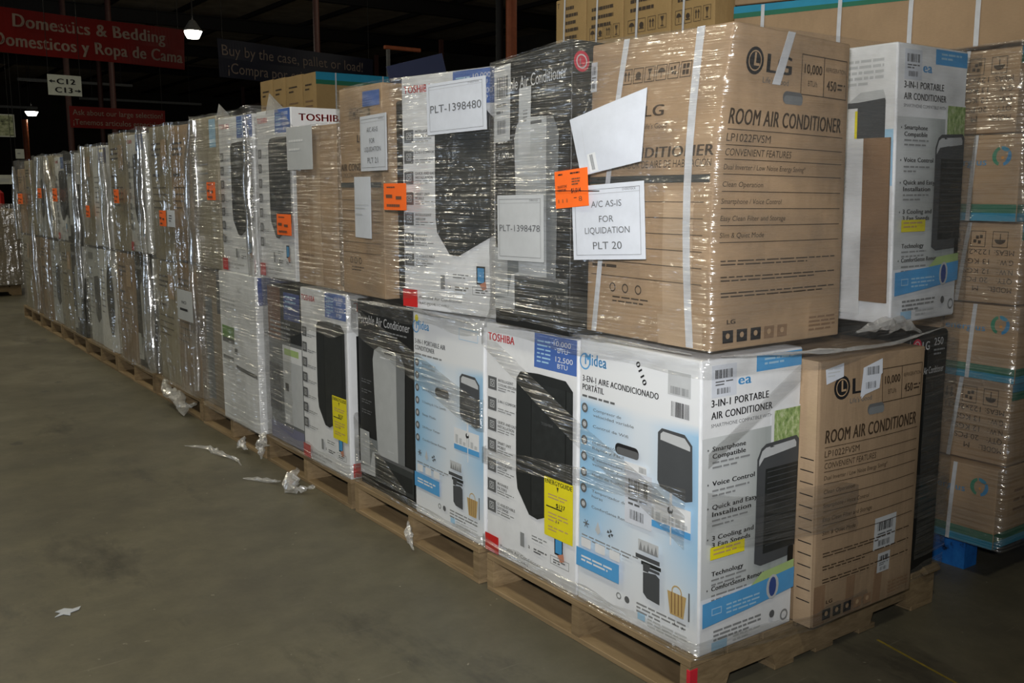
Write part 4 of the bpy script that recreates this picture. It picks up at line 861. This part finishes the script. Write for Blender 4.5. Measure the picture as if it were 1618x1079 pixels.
sheet('loose_paper', 'large crooked blank paper flapping over the brown strapped carton', 'sheet', .2, .482, 1.475, 1.69, -.05, 'paper', lambda A: (A.rect(.18, .68, .32, .98, 'white'), A.barcode(.22, .7, .28, .95, 'mid_grey', 6), A.rect(.16, .2, .163, .95, 'pale_grey')), None, 0, .012, [(.0, -.04), (-.016, .03), (.0, .05), (-.05, .012)], .088)
sheet('small_notice', 'small white notice card low on the fifth pallet', 'sheet', 4.14, 4.44, .64, .83, -.05, 'pale_grey', lambda A: (A.text(.35, .45, 'NO', .1, 'ink', .3), A.lines(.2, .6, .6, 1, .1, .08, 'ink')))
sheet('small_notice', 'small white card beside the orange tag on the fifth pallet', 'sheet', 4.4, 4.56, 1.215, 1.32, -.05, 'paper', lambda A: A.lines(.3, .3, .4, 3, .15, .06, 'grey_ink'))
def price(A):
    A.lines(.12, .08, .3, 1, .05, .04, 'ink'); A.lines(.5, .08, .38, 1, .05, .04, 'ink'); A.text(.1, .46, 'BLACKSTONE', .07, 'ink', .3, True); A.text(.1, .56, 'FURNITURE', .07, 'ink', .27, True); A.lines(.55, .24, .25, 3, .07, .035, 'rust_brown'); A.text(.53, .62, '$1,014', .12, 'ink', .28, True)
    for q in range(3): A.text(.1+q*.13, .86, '8', .1, 'rust_brown'); 
    A.text(.74, .86, '8', .13, 'rust_brown', .1); A.rect(.6, .75, .68, .77, 'ink')
def price_lo(A): A.lines(.15, .12, .7, 1, .1, .05, 'rust_brown'); A.rect(.12, .42, .42, .55, 'rust_brown'); A.rect(.58, .48, .82, .6, 'rust_brown'); A.lines(.15, .78, .7, 1, .1, .1, 'rust_brown')
OT = 'orange price tags along the row'
sheet('price_tag', 'large orange price tag between the black and brown upper cartons', 'price tag', .395, .548, 1.397, 1.507, -.062, 'orange', price, OT, -.08, .002)
sheet('price_tag', 'orange price tag on the edge of the red-lettered white upper carton', 'price tag', 1.402, 1.566, 1.372, 1.472, -.096, 'orange', price_lo, OT, .0, .002, None, .03)
for lab, y0, y1, z0, z1, x in [('orange price tag at the middle of the third pallet upper tier', 2.66, 2.835, 1.228, 1.33, -.018), ('orange price tag on the fourth pallet', 3.63, 3.77, 1.39, 1.49, -.05), ('orange price tag next to the white card, fifth pallet', 4.59, 4.73, 1.215, 1.315, -.05),
        ('orange price tag on the sixth pallet', 5.73, 5.87, 1.35, 1.45, -.05), ('orange price tag on the seventh pallet, lower than its neighbours', 6.68, 6.81, 1.225, 1.32, -.05), ('orange price tag on the eighth pallet', 7.92, 8.12, 1.34, 1.46, -.05),
        ('orange price tag on the ninth pallet', 8.66, 8.85, 1.365, 1.46, -.05), ('orange price tag on the last pallet', 9.72, 10.0, 1.295, 1.405, -.05)]:
    sheet('price_tag', lab, 'price tag', y0, y1, z0, z1, x, 'orange', price_lo, OT, 0)
# plastic fastener pin through the near tag
v, f = box_data(-.001, .001, -.13, .1, -.001, .001); tag(link('tag_pin', mesh('tag_pin', v, f, 'ink'), None, (-.068, .47, 1.445)), 'thin dark fastener pin through the large orange tag', 'pin')
# blue board lying tipped on the second load
v, f = box_data(-.14, .14, -.004, .004, 0, .12, .001); bb = link('blue_board', mesh('blue_board', v, f, 'dark_blue_board'), None, (.27, 1.9, 1.875)); bb.rotation_euler = (0, -.27, 0); tag(bb, 'dark blue board tipped up on top of the second pallet load', 'board')

# ------------------------------------------------------------------ second row: brown cartons on the blue pallet and beyond
def swirl(a, s, t, r):
    def arc(a0, a1, k, r1=1.0, r0=.55):
        n = 9; p = [(s+math.cos(a0+(a1-a0)*i/n)*r*r1/a.W, t+math.sin(a0+(a1-a0)*i/n)*r*r1/a.H) for i in range(n+1)]+[(s+math.cos(a0+(a1-a0)*i/n)*r*(r0+.3*abs(i/n-.5))/a.W, t+math.sin(a0+(a1-a0)*i/n)*r*(r0+.3*abs(i/n-.5))/a.H) for i in range(n, -1, -1)]
        a.poly(p, k)
    arc(1.9, 4.4, 'swirl_green'); arc(4.6, 5.6, 'cyan_band'); arc(5.7, 7.6, 'swirl_blue'); a.circ(s+.1*r/a.W, t+.15*r/a.H, r*.16, 'swirl_orange', 8)
def end_text(a):
    mark_icons(a, .06, .1, .2, .2, .09, ['up', 'stackx', 'umb'], 'brown_ink', True)
    for t, l1, w1, l2, w2 in ((.33, 'MEAS:', .25, '122x28x31', .5), (.45, 'G.W.:', .2, '13 KGS', .34), (.57, 'N.W.:', .2, '12 KGS', .34), (.68, 'QTY:', .2, '20 PCS', .34), (.79, 'MODEL:', .3, 'M', .08)):
        a.text(.93, t, l1, .065, 'brown_ink', w1, False, 0, 0, True); a.text(.62 if l2 != 'M' else .5, t, l2, .065, 'brown_ink', w2, False, 0, 0, True)
def end_logo(a):
    a.text(.03, .35, 'energ us', .085, 'swirl_blue', .55); swirl(a, .77, .25, .034); a.rect(.0, .8, 1, .9, 'green_band'); a.rect(0, .9, 1, .995, 'cyan_band')
def end_side(a):
    mark_icons(a, .5, .08, .08, .2, .03, ['up', 'stack'], 'brown_ink'); a.lines(.1, .3, .3, 3, .12, .03, 'tape_dark')
X2 = 1.5; zl = [.147, .452, .765, 1.045, 1.337, 1.645, 1.942]; G2 = 'brown strapped cartons of the second row'
names = ['lowest', 'second lowest', 'third from the bottom', 'fourth from the bottom', 'second from the top', 'topmost']
dx = [0, .05, .02, .02, .0, .02]; yo = [-.055, -.055, -.075, -.06, -.045, -.01]
for q in range(6):
    for col in range(2):
        y0 = yo[q]+col*.285; logo = q % 2 == 0
        lab = ('brown carton with %s end, %s above the blue pallet' % ('a green-blue swirl logo' if logo else 'upside-down print', names[q])) if col == 0 else ('brown strapped carton behind the column corner, %s above the blue pallet' % names[q])
        c = Carton('shipping_carton', lab, X2+dx[q], X2+dx[q]+1.2, y0, y0+.278, zl[q], zl[q+1]-.006, 'cardboard', {}, (.003, .002), G2, 5)
        if col == 0:
            a = c.left(); (end_logo if logo else end_text)(a); a.build('printed_panel', c.root); a = c.front(); end_side(a)
            if q % 2 == 0: a.rect(0, .8, 1, .9, 'green_band'); a.rect(0, .9, 1, .995, 'cyan_band')
            else: a.rect(0, .005, 1, .1, 'cyan_band'); a.rect(0, .1, 1, .2, 'green_band')
            a.build('printed_panel', c.root)
            c.slab('L', .4 if logo else .3, 0, .455 if logo else .355, 1, .0012, 'strap_white', 'strap', .003, -.05 if logo else -.12); c.slab('F', .2, 0, .215, 1, .0012, 'strap_white', 'strap', .003)
def long_side(a):
    a.rect(0, .0, 1, .1, 'cyan_band'); a.rect(0, .1, 1, .17, 'green_band')
c = Carton('shipping_carton', 'long brown carton with a blue and green stripe lying across the column top', X2, X2+.3, -.03, 1.27, 1.945, 2.245, 'cardboard', {(0, 0, 1): (0, 0, -.09)}, (.003, .002), G2, 6)
a = c.left(); long_side(a); a.build('printed_panel', c.root)
for s_ in (.12, .42, .66, .86): c.slab('L', s_, .01, s_+.014, .99, .0012, 'strap_white', 'strap', .003, .0)
c = Carton('shipping_carton', 'upper long brown carton resting on the striped one', X2, X2+.3, -.03, 1.27, 2.25, 2.56, 'cardboard', {(0, 0, 0): (0, 0, -.09), (0, 0, 1): (0, 0, -.09)}, (.003, .002), G2, 6)
a = c.left(); a.lines(.1, .3, .4, 2, .1, .03, 'tape_dark'); a.build('printed_panel', c.root)
for s_ in (.3, .72): c.slab('L', s_, .01, s_+.014, .99, .0012, 'strap_white', 'strap', .003, .0)
def stamp_end(a, ic):
    a.text(.05, .12, 'T', .07, 'brown_ink') if ic == 0 else None
    if ic == 0:
        for q in range(6): a.lines(.35, .12+q*.1, .5, 1, .1, .045, 'brown_ink')
    else:
        a.lines(.15, .12+.1*(ic == 1), .6, 3, .11, .045, 'brown_ink'); mark_icons(a, .1, .48, .17, .17, .05, ['umb', 'hand', 'up', 'glass'], 'brown_ink')
ye = [1.385, 1.665, 2.0, 2.29, 2.55]
for q in range(4):
    c = Carton('shipping_carton', 'brown printed carton end high behind the brown strapped carton, %s' % ['nearest to the striped one', 'second from the striped one', 'third from the striped one', 'beside the dark roof gap'][q], X2, X2+1.2, ye[q], ye[q+1]-.008, 2.08, 2.46, 'cardboard_yellow', {}, (.002, .002), G2, 5)
    a = c.left(); stamp_end(a, 3-q); a.build('printed_panel', c.root); c.slab('L', .3, .0, .345, 1, .0012, 'strap_white', 'strap', .003, -.04)
    if q > 0: c2 = Carton('shipping_carton', 'brown carton under the printed ends, %s from the striped one' % ['', 'second', 'third', 'fourth'][q], X2, X2+1.2, ye[q], ye[q+1]-.008, 1.7, 2.075, 'cardboard_yellow', {}, (.002, 0), G2, 3)
    else: c2 = Carton('shipping_carton', 'brown carton under the printed ends, first from the striped one', X2, X2+1.2, ye[q], ye[q+1]-.008, 1.7, 2.075, 'cardboard_yellow', {}, (.002, 0), G2, 3)
ye = [5.66, 5.93, 6.28, 6.56, 6.86]
for q in range(4):
    c = Carton('shipping_carton', ['brown carton with blue striped side, high behind the white red-lettered carton end', 'brown carton end next to the striped far one', 'brown carton end in the middle of the far high stack', 'brown carton end at the outer edge of the far high stack'][q], X2, X2+1.2, ye[q], ye[q+1]-.012, 1.95, 2.385+.006*q, 'cardboard_yellow', {}, (.002, .002), G2, 4)
    a = c.left(); a.lines(.2, .2, .5, 2, .08, .03, 'brown_ink'); a.lines(.2, .5, .55, 3, .09, .03, 'tape_dark'); a.build('printed_panel', c.root)
    if q == 0:
        a = c.front(); a.rect(0, .0, 1, .14, 'cyan_band'); a.rect(0, .14, 1, .22, 'green_band'); a.build('printed_panel', c.root); c.slab('F', .14, 0, .15, 1, .001, 'strap_white', 'strap', .003); c.slab('F', .5, 0, .51, 1, .001, 'strap_white', 'strap', .003)
# their pallet bases and hidden lower layers are only as much as carries them
for (y0, y1, zt, lab) in ((1.385, 2.545, 1.695, 'stack'), (5.66, 6.85, 1.945, 'stack')):
    pallet(X2+.02, y0+.05, 'wooden pallet of the second row %s' % ('beside the blue pallet' if y0 < 2 else 'under the far high stack'), 'pallets of the second row')
    c = Carton('shipping_carton', 'big brown base carton of the %s stack in the second row' % ('near' if y0 < 2 else 'far'), X2+.02, X2+1.2, y0, y1, PZ, zt, 'cardboard_yellow', {}, (.002, .002), G2, 4)
    a = c.left(); a.lines(.1, .2, .5, 4, .08, .02, 'tape_dark'); a.build('printed_panel', c.root)
# blue pallet
bp = thing('blue_pallet', 'scuffed blue painted pallet under the brown carton column', 'pallet', (1.6, .1, 0), 0)
STB = stringer_mesh(1.2, 'blue_paint', .09, .0, .12)
for xx in (.045, .55, 1.06): o = link('stringer', STB, bp, (xx, 0, 0)); o.rotation_euler = (0, 0, math.pi/2)
bdm = mesh('deck_board', *box_data(0, 1.105, 0, .13, 0, .022, .002), 'blue_paint')
for yy in (0, .2, .4, .6, .8, 1.07): link('deck_board', bdm, bp, (0, yy, .12))
film('glossy stretch film round the brown column above the blue pallet', lambda z: [(1.9, .52), (X2-.012, .52), (X2-.012, -.092+.05*sm(1.3, 1.9, z)), (2.72, -.092+.05*sm(1.3, 1.9, z))], 'film_mid', [(.15, 1.95, None)], .03, .035, .004, .002, 21, .012)

# ------------------------------------------------------------------ background: banners, signs, lamps, steel
def panel_sign(name, label, cat, loc, rz, W_, H_, mat, draw, sag=0, th=.004):
    root = thing(name, label, cat, loc, rz)
    def at(s, t, e): return ((s-.5)*W_, -e-.03*sag*math.sin(s*9+t*2), (1-t)*H_)
    n = 60; v, f = [], []
    for e in (0, -th):
        for j in range(3):
            for i in range(n+1): v.append(at(i/n, j/2, e))
    N_ = 3*(n+1)
    for j in range(2):
        for i in range(n): q = j*(n+1)+i; f.append((q, q+n+1, q+n+2, q+1)); f.append((N_+q, N_+q+1, N_+q+n+2, N_+q+n+1))
    sh = link('sheet', mesh('sheet', v, f, mat), root); A = Art(at, W_, H_); A.e = .004; draw(A); A.build('lettering', sh)
    for s_ in (-.47, .47): link('cord', mesh('cord', *box_data(s_*W_-.003, s_*W_+.003, -.003, .003, H_, 6.5-loc[2]), 'roof_steel'), root)
    return root
def b1(A): A.text(.225, .4, 'Domestics & Bedding', .29, 'banner_letter', .675, True); A.text(.145, .84, 'Domesticos y Ropa de Cama', .29, 'banner_letter', .845, True)
panel_sign('hanging_banner', 'large red banner reading domestics and bedding, top left of the hall', 'banner', (1.28, 12.75, 3.2), math.radians(11), 3.1, .56, 'banner_red', b1, 1)
def b2(A): A.text(.02, .42, 'Buy by the case, pallet or load!', .28, 'banner_letter', .9); A.text(.05, .88, '¡Compra por caja, paleta o carga!', .28, 'banner_letter', .92)
panel_sign('hanging_banner', 'dark blue banner reading buy by the case, pallet or load', 'banner', (4.3, 12.3, 3.0), math.radians(15), 2.9, .52, 'banner_blue', b2, .6)
def b3(A): A.text(.03, .4, 'Ask about our large selection!', .26, 'banner_letter', .94); A.text(.03, .85, '¡Tenemos artículos especiales!', .26, 'banner_letter', .94)
panel_sign('hanging_banner', 'small red banner hanging low behind the far pallets', 'banner', (3.05, 18.0, 2.585), math.radians(4), 1.78, .39, 'banner_red', b3, .5)
def s1(A):
    A.text(.26, .44, 'C12', .26, 'ink', .56, True); A.rect(.09, .3, .22, .35, 'ink'); A.poly([(.03, .325), (.12, .24), (.12, .41)][::-1], 'ink')
    A.text(.2, .86, 'C13', .26, 'ink', .52, True); A.rect(.78, .72, .92, .77, 'ink'); A.poly([(.98, .745), (.89, .66), (.89, .83)], 'ink')
panel_sign('aisle_sign', 'white hanging aisle sign with arrows to C12 and C13', 'sign', (.95, 12.2, 2.66), math.radians(6), .42, .26, 'sign_white', s1)
def lamp(loc, r, label, power):
    t = thing('high_bay_lamp', label, 'lamp', loc)
    n = 20; v, f = [], []
    for (rr, z) in ((.05, .22), (.07, .2), (r*.6, .12), (r, .0), (r*.97, -.005)):
        for i in range(n): v.append((rr*math.cos(6.2832*i/n), rr*math.sin(6.2832*i/n), z))
    for j in range(4):
        for i in range(n): f.append((j*n+i, j*n+(i+1) % n, (j+1)*n+(i+1) % n, (j+1)*n+i))
    link('reflector', mesh('reflector', v, f, 'dull_grey'), t)
    v = [(r*.95*math.cos(6.2832*i/n), r*.95*math.sin(6.2832*i/n), -.006) for i in range(n)]+[(r*.6*math.cos(6.2832*i/n), r*.6*math.sin(6.2832*i/n), -.15) for i in range(n)]
    link('lens', mesh('lens', v, [(i, (i+1) % n, n+(i+1) % n, n+i)[::-1] for i in range(n)]+[list(range(2*n-1, n-1, -1))], 'lamp_glow'), t)
    link('hanger', mesh('hanger', *box_data(-.012, .012, -.012, .012, .22, 6.5-loc[2]), 'roof_steel'), t)
    l = bpy.data.lights.new('lamp_light', 'POINT'); l.energy = power; l.color = (1, .94, .78); l.shadow_soft_size = .15
    o = bpy.data.objects.new('lamp_light', l); C.objects.link(o); o.location = (loc[0], loc[1], loc[2]-.25)
lamp((5.0, 19.4, 4.75), .2, 'lit high bay lamp glowing at the end of the red banner', 40)
lamp((5.1, 38.58, 4.3), .24, 'small distant lit lamp above the orange post', 25)
def post(name, label, loc, w_, h, mat, cat='post'):
    n = 14; v = [(w_/2*math.cos(6.2832*i/n), w_/2*math.sin(6.2832*i/n), z) for z in (0, h) for i in range(n)]
    o = thing(name, label, cat, loc); link('shaft', mesh('shaft', v, [(i, (i+1) % n, n+(i+1) % n, n+i) for i in range(n)]+[list(range(n))[::-1], list(range(n, 2*n))], mat, smooth=False), o)
    link('base_plate', mesh('base_plate', *box_data(-w_, w_, -w_, w_, 0, .02), mat), o); return o
post('pipe_column', 'rust orange pipe column rising behind the white red-lettered carton', (5.95, 9.18, 0), .15, 6.5, 'column_orange', 'column')
post('pipe_column', 'dark column just beside the rust orange pipe', (5.84, 9.3, 0), .1, 6.5, 'roof_steel', 'column')
post('pipe_column', 'orange post under the small distant lamp', (4.83, 38.5, 0), .2, 4.0, 'column_orange', 'column')
for q, (x, y) in enumerate(((4.83, 26.9), (6.9, 17.4), (3.0, 22.0), (3.95, 22.0))):
    post('rack_upright', 'dark brown rack upright, %s' % ['behind the lit lamp', 'by the blue banner', 'behind the start of the small red banner', 'behind the middle of the small red banner'][q], (x, y, 0), .13, 6.0, 'rack_brown')
for q, (x, y, z, L, lab) in enumerate(((.6, 30, 4.75, 4.2, 'first'), (4.9, 30, 4.6, 3.2, 'second'), (3.2, 34, 4.1, 2.6, 'third'), (7.6, 33, 4.4, 4, 'fourth'), (.0, 36, 4.2, 3.6, 'fifth'))):
    o = link('tube_light', mesh('tube_light', *box_data(-L/2, L/2, -.06, .06, -.04, .04, .01), 'dull_grey'), None, (x, y, z)); tag(o, 'unlit grey tube fixture under the dark roof, %s from the banner side' % lab, 'light fixture', 'unlit tube fixtures'); [link('hanger', mesh('hanger', *box_data(s_*L*.4-.01, s_*L*.4+.01, -.01, .01, .04, 6.5-z), 'roof_steel'), o) for s_ in (-1, 1)]
# orange rail on a thin pole behind the second load
o = thing('barrier_rail', 'orange horizontal rail on a thin grey pole behind the upper cartons', 'rail', (4.58, 10.1, 0)); link('rail', mesh('rail', *box_data(-.06, .5, -.025, .025, 3.3, 3.35, .01), 'column_orange'), o); link('pole', mesh('pole', *box_data(-.02, .02, -.02, .02, 0, 3.3), 'dull_grey'), o)
# far left: wrapped bale on a pallet, racks with signs
bale = thing('wrapped_bale', 'film-wrapped brown bale standing beyond the row end', 'bale', (-.22, 13.6, 0))
link('bale_body', bevel_grid_box(lambda u, v, w_: ((u-.5)*1.3-.0, (v-.5)*1.2, .14+w_*1.05), (1.3, 1.2, 1.05), 5, .06, 'cardboard_grey', 'bale_body'), bale)
v, uv, f = [], [], []
for j in range(9):
    for i in range(17):
        s, t = i/16, j/8; k = .03+.05*abs(noise.noise(Vector((s*5, t*4, 2)))); v.append(((s-.5)*1.36, -.6-k, .16+t*1.1)); uv.append((s*1.3, t))
for j in range(8):
    for i in range(16): f.append((j*17+i, j*17+i+1, (j+1)*17+i+1, (j+1)*17+i))
link('film_skirt', mesh('film_skirt', v, f, 'film_far', None, uv, True), bale)
pallet(-.83, 13.1, 'wooden pallet under the wrapped bale beyond the row end', 'far pallets')
box_obj('red_bag', (-.1, .3, 13.3, 13.7, 1.2, 1.45), 'red', None, .05); tag(bpy.data.objects['red_bag'], 'red bag lying on top of the wrapped bale', 'bag')
box_obj('blue_bag', (-.45, -.12, 13.3, 13.7, 1.2, 1.36), 'navy', None, .05); tag(bpy.data.objects['blue_bag'], 'navy bag beside the red one on the bale', 'bag')
panel_sign('wall_poster', 'yellow-green picture poster at the far left edge', 'poster', (.95, 19.0, 2.43), 0, .9, .42, 'sign_white', lambda A: A.rect(.03, .05, .97, .95, 'poster_print'))
panel_sign('small_sign', 'small white card sign on the orange post side', 'sign', (1.45, 19.0, 2.03), 0, .15, .18, 'sign_white', lambda A: A.lines(.2, .4, .6, 1, .1, .1, 'mid_grey'))
panel_sign('small_sign', 'white label board above the bale', 'sign', (.55, 15.0, 1.53), 0, .3, .14, 'sign_white', lambda A: A.lines(.2, .4, .6, 2, .2, .1, 'pale_grey'))
# long dark rack behind the row on the far side
def rack(x, y0, y1, label):
    r_ = thing('pallet_rack', label, 'rack', (x, y0, 0)); n = 4; L = y1-y0
    for q in range(n+1): link('upright', mesh('upright', *box_data(-.05, .05, q*L/n-.04, q*L/n+.04, 0, 5.2), 'rack_brown'), r_)
    for z in (1.6, 3.0, 4.4): link('shelf_beam', mesh('shelf_beam', *box_data(-.03, .03, 0, L, z, z+.11), 'rack_brown'), r_)
rack(-1.2, 22, 33, 'long dark pallet rack in the far left of the hall')
rack(11.5, 20, 34, 'dark pallet rack far behind the blue banner')
